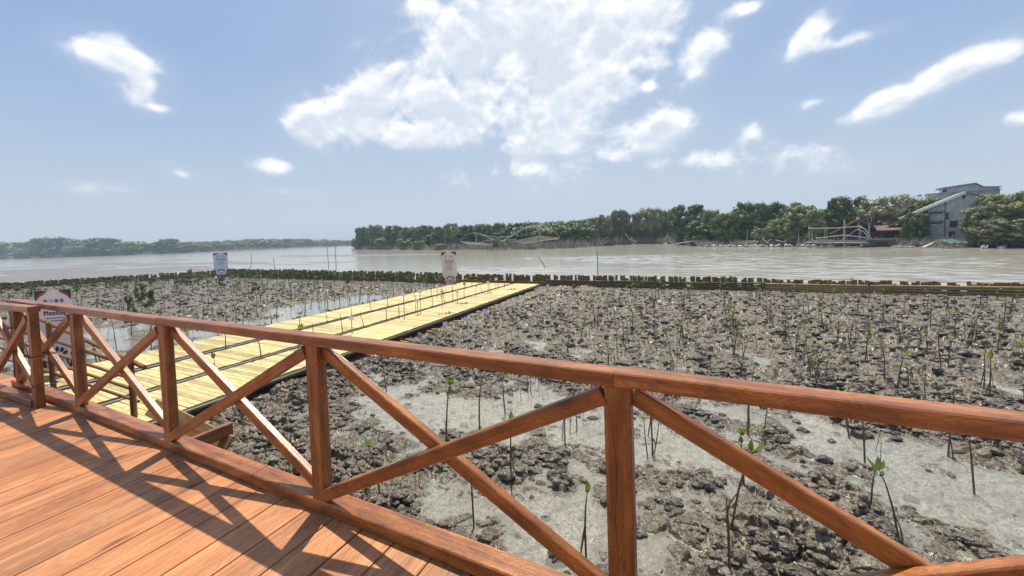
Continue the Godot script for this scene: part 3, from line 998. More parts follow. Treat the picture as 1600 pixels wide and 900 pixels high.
func undergrowth() -> void:
	var r := RandomNumberGenerator.new()
	r.seed = 505
	for v in 3:
		var list := []
		var cols := PackedColorArray()
		for k in 420:
			var far := r.randf() < 0.55
			var p := along(RIGHT_SHORE if far else NEAR_SHORE, r.randf())
			var inward := (p - Vector2(1.985, 1.464)).normalized()
			p += inward * r.randf_range(0.2, 3.4 if far else 2.0)
			var s := r.randf_range(1.2, 2.9) if far else r.randf_range(0.6, 1.4)
			list.append(Transform3D(Basis(Vector3.UP, r.randf() * TAU).scaled(Vector3(s, s * r.randf_range(0.5, 1.0), s)), Vector3(p.x, r.randf_range(-0.15, 0.15), p.y)))
			var t := r.randf_range(0.7, 1.5)
			cols.append(Color(0.29 * t, 0.26 * t, 0.22 * t))
		for k in 160:
			var p := along(LEFT_SHORE, r.randf())
			p += (p - Vector2(2, 1.5)).normalized() * r.randf_range(0.5, 6.0)
			var s := r.randf_range(3, 6.5)
			list.append(Transform3D(Basis(Vector3.UP, r.randf() * TAU).scaled(Vector3(s, s * 0.6, s)), Vector3(p.x, -0.1, p.y)))
			var t := r.randf_range(0.8, 1.6)
			cols.append(Color(0.29 * t, 0.26 * t, 0.22 * t))
		scatter("root_tangle", twig_mesh(700 + v), mat(Color.WHITE, 0.9), list, "grey tangle of mangrove roots and dead branches along the shore", "roots", cols)

# ------------------------------------------------------------------ deck and railing
func deck() -> void:
	var root := Node3D.new()
	root.name = numbered("boardwalk_deck")
	structure(root)
	root.set_meta("label", "reddish hardwood boardwalk deck of wide planks")
	add_child(root)
	var r := RandomNumberGenerator.new()
	r.seed = 12
	var x := -13.0
	while x < 8.0:
		var w := r.randf_range(0.208, 0.235)
		var gap := r.randf_range(0.004, 0.011)
		var g := Geo.new()
		var t := r.randf_range(0.76, 1.2)
		var warm := r.randf_range(0.92, 1.04)
		var y := DECK - 0.016 + r.randf_range(-0.0015, 0.0015)
		g.beam(Vector3(x + w / 2, y, 0.085 + r.randf_range(-0.008, 0.008)) * Vector3(1, 1, -1), Vector3(x + w / 2 + r.randf_range(-0.001, 0.001), y, 4.2), w - gap, 0.032, Vector3.UP, 0.0025, Color(t * warm, t, t / warm), Vector2(r.randf(), r.randf()), 0.9, 3.4)
		var pl := part("plank", g.mesh(), M.deck, root)
		if r.randf() < 0.3:
			var e := Geo.new()
			var ew := r.randf_range(0.012, 0.035)
			var ex := x + gap / 2 + ew / 2 + 0.003 if r.randf() < 0.5 else x + w - gap / 2 - ew / 2 - 0.003
			e.beam(Vector3(ex, y + 0.0148, -0.07), Vector3(ex, y + 0.0148, 4.19), ew, 0.004, Vector3.UP, 0.001, Color(1.28, 1.45, 1.5) * t, Vector2(r.randf(), r.randf()), 0.9, 3.4)
			part("sapwood_edge", e.mesh(), M.deck, pl)
		var sc := Geo.new()
		for bz in [0.0, 1.2, 2.4, 3.6]:
			for sx in [0.25, 0.75]:
				var c := Vector3(x + w * sx, y + 0.0155, bz + r.randf_range(-0.012, 0.012))
				sc.pole([c, c + Vector3(0, 0.0012, 0)], [0.0045, 0.0045], 7, Color(0.16, 0.12, 0.10))
		part("screw_heads", sc.mesh(), M.plain, pl)
		x += w
	# bearers under the deck
	for z in [0.0, 1.2, 2.4, 3.6]:
		var g := Geo.new()
		g.beam(Vector3(-13, DECK - 0.095, z), Vector3(8.2, DECK - 0.095, z), 0.08, 0.12, Vector3.UP, 0.004, Color(0.8, 0.8, 0.8))
		part("bearer", g.mesh(), M.rail, root)
	var gx := -12.6
	while gx < 8.2:
		var g := Geo.new()
		g.beam(Vector3(gx, -0.5, 0.02), Vector3(gx, DECK - 0.156, 0.02), 0.11, 0.11, Vector3.BACK, 0.004, Color(0.7, 0.7, 0.7))
		part("stilt", g.mesh(), M.rail, root)
		gx += 1.683
	# the joist end and the slanting off-cut that stick out below the railing
	var b := Geo.new()
	b.beam(Vector3(-1.86, 0.585, 0.1), Vector3(-1.86, 0.585, -0.50), 0.05, 0.11, Vector3.UP, 0.003, Color(0.95, 0.95, 0.95), Vector2(0.3, 0.2))
	part("joist_end", b.mesh(), M.rail, root)
	var o := Geo.new()
	o.beam(Vector3(-2.68, 0.74, -0.26), Vector3(-1.80, 0.47, -0.44), 0.15, 0.035, Vector3(0.1, 0.6, 0.8), 0.004, Color(1.0, 1.08, 1.02), Vector2(0.6, 0.1))
	part("offcut_board", o.mesh(), M.slat_dark, root)

var rail_rng := RandomNumberGenerator.new()
func timber(called: String, p0: Vector3, p1: Vector3, w: float, h: float, up: Vector3, parent: Node, bev := 0.005, tone := 1.0) -> MeshInstance3D:
	var g := Geo.new()
	var t := rail_rng.randf_range(0.88, 1.12) * tone
	var warm := rail_rng.randf_range(0.96, 1.05)
	g.beam(p0, p1, w, h, up, bev, Color(t * warm, t, t / warm), Vector2(rail_rng.randf(), rail_rng.randf()), 0.5, 1.5)
	return part(called, g.mesh(), M.rail, parent)

func cable_tie(at: Vector3, half: Vector2, parent: Node, col: Color, tail: Vector3) -> void:
	var g := Geo.new()
	var loop := []
	for c in [Vector2(-1, -1), Vector2(1, -1), Vector2(1, 1), Vector2(-1, 1), Vector2(-1, -1)]:
		loop.append(at + Vector3(c.x * half.x, 0.004 * c.x, c.y * half.y))
	for k in 4:
		g.pole([loop[k], loop[k + 1]], [0.0045, 0.0045], 5, col)
	g.pole([loop[2], loop[2] + tail * 0.5, loop[2] + tail], [0.004, 0.003, 0.002], 5, col)
	part("cable_tie", g.mesh(), M.plain, parent)

func railing() -> void:
	rail_rng.seed = 5
	var S := 1.6834
	var o := thing("wooden_railing", "long reddish wooden railing with crossed braces along the deck edge", "railing")
	var top0 := DECK + 0.95
	# X of the posts, right to left
	var xs := [6.7336, 5.0502, 3.3668, 1.6834, 0.0, -1.6834, -3.3668, -5.0502]
	var base := DECK + 0.072
	# bottom rail in lengths with butt joints
	var joints := [6.79, 3.45, -0.62, -3.0, -5.25]
	for k in 4:
		timber("bottom_rail", Vector3(joints[k] - 0.002, DECK + 0.036, -0.020), Vector3(joints[k + 1] + 0.002, DECK + 0.036, -0.020), 0.112, 0.070, Vector3.UP, o, 0.006)
	# handrail in lengths, jointed over posts
	var tops := [6.79, 3.45, 1.676, -1.70, -4.17, -5.15]
	for k in 5:
		timber("handrail", Vector3(tops[k] - 0.001, top0 + 0.028, 0.004 + 0.002 * (k % 2)), Vector3(tops[k + 1] + 0.001, top0 + 0.028 + 0.003 * k, 0.004), 0.084, 0.055, Vector3.UP, o, 0.005, 1.05)
	for x in xs:
		var p := timber("post", Vector3(x, base + 0.001, 0.0), Vector3(x, top0, 0.0), 0.098, 0.062, Vector3.BACK, o, 0.005, 0.86)
		# two screw plugs in each post
		var g := Geo.new()
		for y in [0.12, 0.62]:
			g.pole([Vector3(x + 0.0485, base + y, 0.008), Vector3(x + 0.0502, base + y, 0.008)], [0.006, 0.006], 7, Color(0.25, 0.18, 0.14))
		part("screw_plug", g.mesh(), M.plain, p)
		if x < 3.0:      # a drying crack down the face
			var cr := Geo.new()
			var pts := []
			for k in 7:
				pts.append(Vector3(x - 0.012 + 0.006 * sin(k * 1.7 + x), base + 0.18 + k * 0.1, 0.0312))
			cr.pole(pts, [0.0004, 0.001, 0.0013, 0.0011, 0.0013, 0.001, 0.0004], 4, Color(0.04, 0.02, 0.012))
			part("crack", cr.mesh(), M.plain, p)
	# braces: the falling one behind, the rising one notched over it
	for k in 7:
		var xr: float = xs[k]
		var xl: float = xs[k + 1]
		timber("brace", Vector3(xl + 0.05, top0 - 0.04, -0.025), Vector3(xr - 0.05, base + 0.035, -0.025), 0.042, 0.066, Vector3.UP, o, 0.005, 1.05)
		timber("brace", Vector3(xl + 0.05, base + 0.035, 0.018), Vector3(xr - 0.05, top0 - 0.04, 0.018), 0.042, 0.066, Vector3.UP, o, 0.005, 0.95)
	# shorter railing in front of it at the left
	var q := thing("wooden_railing", "shorter wooden railing at the left, overlapping the long one, bound with cable ties", "railing")
	var a := Vector3(-3.97, 0, 0.125)
	var d := Vector3(-0.9985, 0, 0.034)
	var c := [a, a + d * 1.24, a + d * 2.75, a + d * 4.3]
	for k in 4:
		timber("post", c[k] + Vector3(0, DECK + (0.0 if k == 0 else 0.075), 0), c[k] + Vector3(0, top0 + 0.0, 0), 0.098, 0.064, Vector3.BACK, q, 0.005, 0.8)
	timber("bottom_rail", a + d * 0.05 + Vector3(0, DECK + 0.04, 0.0), a + d * 6.0 + Vector3(0, DECK + 0.04, 0), 0.09, 0.07, Vector3.UP, q, 0.005)
	timber("handrail", a - d * 0.05 + Vector3(0, top0 + 0.029, 0.0), a + d * 6.0 + Vector3(0, top0 + 0.029, 0), 0.086, 0.056, Vector3.UP, q, 0.005, 1.05)
	for k in 3:
		var p0: Vector3 = c[k]
		var p1: Vector3 = c[k + 1]
		timber("brace", p1 + Vector3(0.05, top0 - 0.06, -0.028), p0 + Vector3(-0.05, DECK + 0.13, -0.024), 0.042, 0.066, Vector3.UP, q, 0.005, 0.9)
		timber("brace", p1 + Vector3(0.05, DECK + 0.13, 0.022), p0 + Vector3(-0.05, top0 - 0.06, 0.019), 0.042, 0.066, Vector3.UP, q, 0.005, 0.85)
	cable_tie(Vector3(-3.95, DECK + 0.52, 0.10), Vector2(0.10, 0.085), q, Color(0.01, 0.01, 0.012), Vector3(0.05, 0.03, 0.02))
	cable_tie(Vector3(-3.95, DECK + 0.225, 0.10), Vector2(0.10, 0.085), q, Color(0.03, 0.05, 0.16), Vector3(0.06, 0.05, 0.02))
	cable_tie(Vector3(-5.05, DECK + 0.70, 0.10), Vector2(0.08, 0.1), q, Color(0.01, 0.01, 0.012), Vector3(0.05, -0.03, 0.02))

func bamboo_handrail() -> void:
	var o := thing("bamboo_handrail", "round bamboo pole handrail behind the left end of the railing", "handrail")
	var rails := [[-3.93, 0.84, -9.2, 1.46, 0.026], [-4.8, 0.84, -9.2, 1.05, 0.024], [-4.2, 0.655, -9.2, 0.80, 0.018], [-4.15, 0.53, -9.2, 0.62, 0.018], [-4.15, 0.40, -9.2, 0.44, 0.018]]
	for q in rails:
		var g := Geo.new()
		g.pole([Vector3(q[0], q[1], -0.68), Vector3((q[0] + q[2]) / 2, (q[1] + q[3]) / 2 + 0.012, -0.66), Vector3(q[2], q[3], -0.62)], [q[4], q[4] * 1.1, q[4] * 1.15], 10, Color(1, 1, 1))
		part("rail_pole", g.mesh(), M.pole_brown, o)
	for q in [[-4.15, 0.93], [-5.55, 1.05], [-6.7, 1.2], [-8.3, 1.4]]:
		var g := Geo.new()
		g.pole([Vector3(q[0], -0.1, -0.635), Vector3(q[0], q[1], -0.635)], [0.034, 0.031], 10, Color.WHITE)
		part("post", g.mesh(), M.pole_brown, o)

# ------------------------------------------------------------------ bamboo walkway
func walkway() -> void:
	var r := RandomNumberGenerator.new()
	r.seed = 33
	var sw := 0.085     # slat width
	var meshes := []
	for v in 10:
		var g := Geo.new()
		var half := 0.58
		var bow := r.randf_range(-0.004, 0.004)
		g.beam(Vector3(-half + r.randf_range(-0.015, 0.015), 0, bow), Vector3(half + r.randf_range(-0.015, 0.015), 0, -bow), sw - r.randf_range(0.002, 0.007), 0.018, Vector3.UP, 0.003, Color.WHITE * r.randf_range(0.9, 1.06), Vector2(r.randf(), r.randf()), 0.35, 1.6)
		meshes.append(g.mesh())
	var names := ["leftmost of the three yellow bamboo walkways beside the tall banner", "middle yellow bamboo walkway strip between the tag sticks", "rightmost yellow bamboo walkway strip edging the bare mud"]
	for k in 3:
		var o := thing("bamboo_walkway", names[k], "walkway")
		var x0 := [-7.28, -5.82, -4.43]
		var x1 := [-7.60, -6.22, -4.90]
		var n := int(13.2 / sw)
		for i in n:
			var f := (i + 0.5) / n
			var z := lerpf(-0.62, -13.75, f)
			var s := part("slat", meshes[r.randi() % 10], M.slat if r.randf() < 0.75 else M.slat2, o)
			s.position = Vector3(lerpf(x0[k], x1[k], f), 0.213 + r.randf_range(-0.002, 0.002), z)
			s.rotation.y = 0.034 * 0.0 + r.randf_range(-0.006, 0.006)
		for e in [-1, 1]:
			var g := Geo.new()
			var pts := []
			var rad := []
			for q in 9:
				var f := q / 8.0
				pts.append(Vector3(lerpf(x0[k], x1[k], f) + e * 0.615, 0.165 + r.randf_range(-0.006, 0.006), lerpf(-0.5, -13.85, f)))
				rad.append(0.05 - 0.012 * f)
			g.pole(pts, rad, 9, Color.WHITE)
			part("edge_pole", g.mesh(), M.darkpole, o)
		# cross poles below, ends sticking out
		for q in 13:
			var f := (q + 0.3 + r.randf() * 0.4) / 13.0
			for two in 2:
				var g := Geo.new()
				var x := lerpf(x0[k], x1[k], f)
				var z := lerpf(-0.7, -13.6, f) + two * r.randf_range(0.10, 0.2)
				var reach := r.randf_range(0.03, 0.3) if k == 2 else 0.0
				g.pole([Vector3(x - 0.66, 0.075, z), Vector3(x + 0.69 + reach, 0.06, z + r.randf_range(-0.06, 0.06))], [0.032, 0.028], 8, Color.WHITE * r.randf_range(0.8, 1.1))
				part("cross_pole", g.mesh(), M.pole_tan, o)

# ------------------------------------------------------------------ fence
func fence(label: String, a: Vector2, b: Vector2, face: String, hmin: float, hmax: float, seed_: int, board_h: float) -> void:
	var r := RandomNumberGenerator.new()
	r.seed = seed_
	var o := thing("bamboo_fence", label, "fence")
	var L := a.distance_to(b)
	var d := (b - a) / L
	var n := Vector2(-d.y, d.x)    # towards the plot
	if n.dot(Vector2(2, 1) - a) < 0.0:
		n = -n
	var variants := []
	for v in 7:
		var g := Geo.new()
		var rad := r.randf_range(0.048, 0.066)
		g.pole([Vector3(0, -0.35, 0), Vector3(r.randf_range(-0.01, 0.01), 1.0, r.randf_range(-0.01, 0.01))], [rad, rad * 0.95], 7, Color.WHITE * r.randf_range(0.6, 1.2))
		variants.append(g.mesh())
	var x := 0.0
	while x < L:
		var s := part("stake", variants[r.randi() % 7], M.stake if face != "brown" else M.stake_brown, o)
		var p := a + d * x
		var h := r.randf_range(hmin, hmax) * (0.8 if r.randf() < 0.08 else 1.0)
		s.position = Vector3(p.x, 0, p.y)
		s.scale = Vector3(1, h, 1)
		s.rotation = Vector3(r.randf_range(-0.05, 0.05), r.randf() * TAU, r.randf_range(-0.06, 0.06))
		x += r.randf_range(0.085, 0.105) + (0.12 if r.randf() < 0.04 else 0.0)
	# long poles laid against the front
	var seg := 3.4
	x = 0.0
	while x < L - 0.2:
		var rows := int(board_h / 0.075)
		var far := minf(x + seg + r.randf_range(-0.5, 0.3), L)
		for q in rows:
			var g := Geo.new()
			var y := 0.03 + q * 0.075
			var p0 := a + d * (x - 0.05) + n * (0.085 + 0.012 * (q % 2))
			var p1 := a + d * far + n * (0.085 + 0.012 * ((q + 1) % 2))
			g.pole([Vector3(p0.x, y + r.randf_range(-0.015, 0.015), p0.y), Vector3(p1.x, y + r.randf_range(-0.02, 0.02), p1.y)], [0.042, 0.036], 7, Color.WHITE * r.randf_range(0.8, 1.15) * 1.0)
			part("rail_pole", g.mesh(), {"dark": M.fence_pole, "brown": M.stake_brown, "tan": M.fence_tan}[face], o)
		x = far

func fences() -> void:
	fence("tan bundled bamboo fence at the far right edge of the mud", Vector2(3.9, -15.0), Vector2(17.0, -14.8), "tan", 0.37, 0.43, 1, 0.36)
	fence("dark low bamboo stake fence behind the bare mud, right of the walkway", Vector2(-4.4, -15.0), Vector2(3.9, -15.0), "dark", 0.44, 0.51, 2, 0.33)
	fence("brown bamboo stake fence at the end of the walkway beside the tall banner", Vector2(-9.2, -15.05), Vector2(-4.4, -15.0), "brown", 0.44, 0.52, 3, 0.26)
	fence("dark mossy stake fence left of the tall banner behind the flooded plot", Vector2(-32.5, -16.7), Vector2(-9.2, -15.05), "dark", 0.46, 0.58, 4, 0.22)
	fence("dark stake fence along the tidal flat at the far left", Vector2(-43.6, 0.5), Vector2(-32.5, -16.7), "dark", 0.43, 0.51, 6, 0.26)

# ------------------------------------------------------------------ seedlings
func nth(k: int) -> String:
	var w := ["first", "second", "third", "fourth", "fifth", "sixth", "seventh", "eighth", "ninth", "tenth", "eleventh", "twelfth", "thirteenth", "fourteenth", "fifteenth", "sixteenth", "seventeenth", "eighteenth", "nineteenth", "twentieth"]
	return w[k] if k < 20 else "twenty-" + w[k - 20]

var protos := []
func leaf_mesh(len: float, wid: float, fold: float) -> ArrayMesh:
	var g := Geo.new()
	var rows := 5
	for side in [-1.0, 1.0]:
		var prev_e := Vector3.ZERO
		var prev_m := Vector3.ZERO
		for k in range(1, rows + 1):
			var f := float(k) / rows
			var w := wid * sin(PI * pow(f, 0.8)) * 0.5
			var m := Vector3(0, f * len * 0.96, -f * f * len * 0.18)
			var e := m + Vector3(side * w, 0, fold * w)
			if side > 0:
				g.quad(prev_m, prev_e, e, m)
			else:
				g.quad(prev_m, m, e, prev_e)
			prev_e = e
			prev_m = m
	return g.mesh()

func seedling_proto(seed_: int, leaves: int, tall: float, props: int) -> Node3D:
	var r := RandomNumberGenerator.new()
	r.seed = seed_
	var o := Node3D.new()
	o.name = "seedling_source"
	var g := Geo.new()
	var bend := Vector3(r.randf_range(-0.04, 0.04), 0, r.randf_range(-0.04, 0.04))
	var p1 := Vector3(0, tall * 0.5, 0) + bend * 0.6
	var p2 := Vector3(0, tall * 0.8, 0) + bend * 1.2
	var top := Vector3(0, tall, 0) + bend * 2.0
	g.pole([Vector3(0, -0.08, 0), p1, p2, top], [0.0078, 0.0078, 0.0055, 0.0030], 6, Color(1, 1, 1), Color(1.2, 1.3, 0.8))
	part("stem", g.mesh(), M.stem, o)
	for k in props:
		var an := r.randf() * TAU
		var q := Geo.new()
		var out := Vector3(cos(an), 0, sin(an))
		q.pole([out * r.randf_range(0.02, 0.055) + Vector3(0, -0.06, 0), out * 0.025 + Vector3(0, tall * 0.25, 0), Vector3(0, tall * r.randf_range(0.4, 0.62), 0) + bend * 0.6], [0.006, 0.0055, 0.004], 5, Color.WHITE * r.randf_range(0.8, 1.3))
		part("prop_root", q.mesh(), M.stem, o)
	for k in leaves:
		var lf := part("leaf", leaf_mesh(r.randf_range(0.075, 0.12), r.randf_range(0.035, 0.05), 0.35), M.seedling_leaf, o)
		var an := TAU * k / maxf(leaves, 1) + r.randf_range(-0.5, 0.5)
		var tilt := r.randf_range(0.25, 1.15) if leaves > 1 else 0.2
		var down := 0.0 if k < 4 else r.randf_range(0.05, 0.2)
		lf.basis = Basis(Vector3.UP, an) * Basis(Vector3.RIGHT, tilt)
		lf.position = top - Vector3(0, down + 0.004, 0)
		var c := r.randf_range(0.8, 1.25)
	return o

var seed_rng := RandomNumberGenerator.new()
func seedling(x: float, z: float, kind: int, label: String, group := "", scale := 1.0) -> void:
	var y := mud_at(x, z).x
	var o: Node3D = protos[kind].duplicate()
	o.name = numbered("mangrove_seedling")
	add_child(o)
	o.position = Vector3(x, y - 0.005, z)
	o.rotation = Vector3(seed_rng.randf_range(-0.09, 0.09), seed_rng.randf() * TAU, seed_rng.randf_range(-0.09, 0.09))
	var s := scale * seed_rng.randf_range(0.85, 1.15)
	o.scale = Vector3(s, s, s)
	tag(o, label, "seedling", group)

func seedlings() -> void:
	seed_rng.seed = 9
	var specs := [[1, 0.50, 2], [2, 0.52, 1], [4, 0.46, 0], [0, 0.42, 1], [5, 0.55, 1], [2, 0.40, 0], [0, 0.5, 0], [6, 0.5, 1]]
	for k in specs.size():
		protos.append(seedling_proto(600 + k, specs[k][0], specs[k][1], specs[k][2]))
	# the nearest ones, each described
	seedling(1.23, -1.01, 0, "tall seedling with one upright leaf, left of the thick near post", "", 0.95)
	seedling(0.35, -1.01, 6, "bare three-legged seedling below the crossing of the near braces", "", 0.85)
	seedling(0.35, -1.65, 1, "dark seedling just right of the crossing of the near braces")
	seedling(-0.56, -0.96, 2, "bushy little seedling near the bottom rail, right of the second post", "", 0.8)
	seedling(-0.40, -2.33, 1, "two-leaved seedling standing at the right edge of the big puddle", "", 1.1)
	seedling(2.12, -1.73, 4, "seedling with two tiers of leaves under the large falling brace", "", 1.15)
	seedling(2.09, -1.31, 6, "thin bare stem below the two-tier seedling at the bottom edge")
	seedling(3.15, -2.02, 4, "bright green seedling in the puddle by the lower right brace", "", 0.95)
	seedling(3.91, -2.95, 6, "bare dark stem in the wide puddle at the right, casting a reflection", "", 1.1)
	seedling(4.0, -3.57, 3, "short dark double stem beneath the handrail at the right")
	seedling(3.1, -2.4, 5, "drooping pale seedling among dark clods left of the bright green one", "", 0.9)
	seedling(2.25, -2.35, 7, "leafy seedling just behind the large falling brace", "", 0.9)
	var rows := [[-2.15, [2.68, 3.21]], [-0.62, [2.0]], [-0.33, [2.84, 3.58, 3.92, 5.42, 6.15, 7.33, 7.7, 8.44, 9.27, 10.1, 11.06, 12.3, 13.4]], [0.55, [2.41, 2.85, 5.51, 6.32, 7.09, 8.71, 9.3, 10.4, 11.29, 12.32, 13.6]],
		[1.45, [2.56, 2.9, 5.38, 6.43, 7.65, 9.14, 10.6, 12.0, 13.26]], [2.4, [3.32, 4.3, 5.21, 6.3, 7.24, 8.36, 9.5, 10.73, 12.3, 13.8]], [3.3, [3.17, 3.64, 4.6, 5.39, 6.4, 7.27, 7.69, 8.53, 9.18, 9.91, 11.0, 12.6, 13.9]]]
	rows += [[4.2, [4.05, 5.32, 5.54, 6.43, 7.33, 7.65, 8.53, 10.2, 11.07, 12.2, 13.6]], [5.15, [4.5, 5.41, 5.65, 6.52, 7.23, 7.94, 8.85, 9.3, 10.33, 11.81, 13.1]], [6.1, [5.9, 6.7, 7.48, 8.04, 8.66, 9.4, 10.4, 11.44, 12.7, 14.0]],
		[7.15, [7.1, 8.0, 8.79, 9.44, 10.51, 11.46, 12.56, 13.4]], [8.2, [8.7, 9.8, 10.7, 11.51, 12.6, 13.7]], [9.0, [10.3, 11.6, 13.21, 14.2]], [9.9, [11.9, 13.0, 14.1]], [10.8, [13.2, 14.2]]]
	for row in rows:
		for zz in row[1]:
			var k: int = [1, 2, 3, 5, 6, 6, 0, 4, 3, 7][seed_rng.randi() % 10]
			var bare: bool = k == 3 or k == 6
			seedling(row[0] + seed_rng.randf_range(-0.07, 0.07), -zz, k, ("bare seedling stem" if bare else "leafy seedling") + ", %s from the railing in the %s row right of the walkway" % [nth(row[1].find(zz)), nth(rows.find(row))], "seedlings planted right of the walkway")
	# behind the walkway
	var count := 0
	for i in 26:
		for j in 17:
			var x := -8.75 - 0.93 * i + seed_rng.randf_range(-0.16, 0.16)
			var z := -0.9 - 0.84 * j + seed_rng.randf_range(-0.25, 0.25)
			if z < -14.6 or seed_rng.randf() < 0.18 + 0.022 * i:
				continue
			if x < -26.0 or count > 175:
				continue
			count += 1
			var k: int = [1, 2, 3, 5, 6, 6, 6, 4, 7, 3][seed_rng.randi() % 10]
			var bare: bool = k == 3 or k == 6
			seedling(x, z, k, ("bare seedling stem" if bare else "leafy seedling") + ", %s from the railing in the %s row left of the walkway" % [nth(j), nth(i)], "seedlings planted left of the walkway", 1.15)
	# taller saplings standing out of that plot
	var taller := [[-15.2, -5.0, "dark"], [-17.0, -9.6, "green"], [-13.4, -3.9, "dark"], [-21.5, -10.5, "green"], [-24.0, -13.9, "light"], [-28.0, -15.2, "dark"], [-29.2, -12.5, "light"], [-19.0, -6.2, "dark"], [-22.5, -7.4, "green"], [-14.6, -12.8, "green"], [-26.0, -11.0, "dark"], [-31.0, -14.0, "green"]]
	var spots := ["the nearer of two dark spires left of the puddles", "a rounded green bush midway to the far fence", "closest dark spire behind the first banner", "green one before the middle of the far fence", "pale one close to the far fence", "dark one beside the small far banner", "pale one left of the small far banner", "tall dark one in the left middle of the plot", "broad green one left of centre", "green one right of centre near the fence", "dark one halfway to the left fence", "green one in the far left corner"]
	for k in taller.size():
		var q: Array = taller[k]
		var h := seed_rng.randf_range(0.6, 0.95)
		var o := thing("mangrove_sapling", "mangrove sapling, " + spots[k], "sapling", Vector3(q[0], mud_at(q[0], q[1], false).x, q[1]), seed_rng.randf() * TAU, "taller saplings left of the walkway")
		var t := part("trunk", trunks["plain%d" % (k % 4)], M.stem, o)
		t.scale = Vector3(0.22, h, 0.22)
		var c := part("crown", crowns["sap%d" % (k % 3)], M["leaf_" + q[2]], o)
		c.scale = Vector3(0.4, h, 0.4)
	# moss and seedlings growing along the left fence and out on the far left part
	var list := []
	for k in 110:
		var f := seed_rng.randf()
		var p := Vector2(-9.6, -14.85).lerp(Vector2(-32.0, -16.4), f)
		var s := seed_rng.randf_range(0.15, 0.36)
		list.append(Transform3D(Basis(Vector3.UP, seed_rng.randf() * TAU).scaled(Vector3(s, s * 1.15, s)), Vector3(p.x, seed_rng.randf_range(-0.02, 0.28), p.y + seed_rng.randf_range(-0.1, 0.1))))
	for k in 120:
		var x := seed_rng.randf_range(-38.0, -25.0)
		var z := seed_rng.randf_range(-14.5, -2.0)
		var s := seed_rng.randf_range(0.25, 0.55)
		list.append(Transform3D(Basis(Vector3.UP, seed_rng.randf() * TAU).scaled(Vector3(s * 0.7, s, s * 0.7)), Vector3(x, 0.0, z)))
	scatter("fence_greenery", crown_mesh(333, 14, 90, 0.10, 0.5, 0.1, 0.5), M.leaf_green, list, "ragged green growth along the left fence and far left mud", "greenery")
	# the many thinner shoots between the rows
	var sh := Geo.new()
	sh.pole([Vector3(0, -0.05, 0), Vector3(0.01, 0.2, 0.01), Vector3(0.0, 0.36, 0.02)], [0.006, 0.005, 0.003], 5, Color(0.115, 0.088, 0.060))
	for k in 4:
		var an := TAU * k / 4.0 + 0.4
		var b := Vector3(0, 0.35 - 0.02 * (k % 2), 0.02)
		var o := Vector3(cos(an), 0.9, sin(an)) * 0.06
		var sd := Vector3(-sin(an), 0, cos(an)) * 0.014
		sh.quad(b, b + o * 0.5 + sd, b + o, b + o * 0.5 - sd, Color(0.17, 0.20, 0.07))
	var shoots := []
	while shoots.size() < 850:
		var x := seed_rng.randf_range(-1.5, 11.0) if seed_rng.randf() < 0.4 else seed_rng.randf_range(-36.0, -8.4)
		if x > -1.5:
			x = -0.33 + 0.93 * round((x + 0.33) / 0.93) + seed_rng.randf_range(-0.1, 0.1)   # planted in rows
		var z := seed_rng.randf_range(-14.6, -2.5)
		var s := seed_rng.randf_range(0.55, 1.25)
		shoots.append(Transform3D(Basis.from_euler(Vector3(seed_rng.randf_range(-0.15, 0.15), seed_rng.randf() * TAU, seed_rng.randf_range(-0.15, 0.15))).scaled(Vector3(s, s, s)), Vector3(x, mud_at(x, z).x, z)))
	scatter("mangrove_shoots", sh.mesh(), M.plain, shoots, "many thin young mangrove shoots between the planted rows", "shoots")
	# tag sticks
	var tags := [[-5.00, -4.60, 0.60], [-4.95, -6.21, 0.89], [-5.04, -6.96, 0.87], [-5.0, -6.79, 0.64], [-6.52, -9.66, 0.63], [-5.11, -8.06, 0.57], [-5.13, -8.88, 0.59], [-5.32, -11.16, 0.60], [-5.36, -11.88, 0.65], [-5.39, -12.66, 0.64]]
	tags += [[-3.27, -5.65, 0.36], [-3.10, -6.27, 0.36], [-3.13, -7.17, 0.38], [-3.11, -8.01, 0.37], [-3.19, -10.98, 0.41], [-3.44, -12.45, 0.36]]
	var where := ["stick nearest the railing between middle and right strips", "tall stick, second along the gap of the right strip", "tall stick, third along the gap of the right strip", "shorter stick just in front of the two tall ones midway", "stick between the left and middle strips below the tall banner", "sixth stick along the gap of the right strip", "seventh stick along the gap of the right strip", "third from the far end of the walkway gap", "second from the far end of the walkway gap", "last stick at the far end of the walkway gap",
		"nearest stick on the mud right of the walkway", "second stick on the mud right of the walkway", "third stick on the mud right of the walkway", "fourth stick on the mud right of the walkway", "next to last stick on the mud right of the walkway", "farthest stick on the mud right of the walkway"]
	for k in tags.size():
		var q: Array = tags[k]
		var o := thing("plant_tag", "white tag on a " + where[k], "plant tag", Vector3(q[0], 0, q[1]), 0.42 + seed_rng.randf_range(-0.3, 0.3), "white tags on sticks")
		var g := Geo.new()
		g.pole([Vector3(0, -0.1, 0), Vector3(seed_rng.randf_range(-0.02, 0.02), q[2] - 0.02, 0)], [0.011, 0.009], 6, Color(0.36, 0.24, 0.13))
		part("stick", g.mesh(), M.plain, o)
		var t := Geo.new()
		t.beam(Vector3(0, q[2] - 0.075, 0.014), Vector3(0.004, q[2] + 0.02, 0.018), 0.105, 0.004, Vector3.BACK, 0.001, Color(0.78, 0.80, 0.84))
		part("label_card", t.mesh(), M.plain, o)
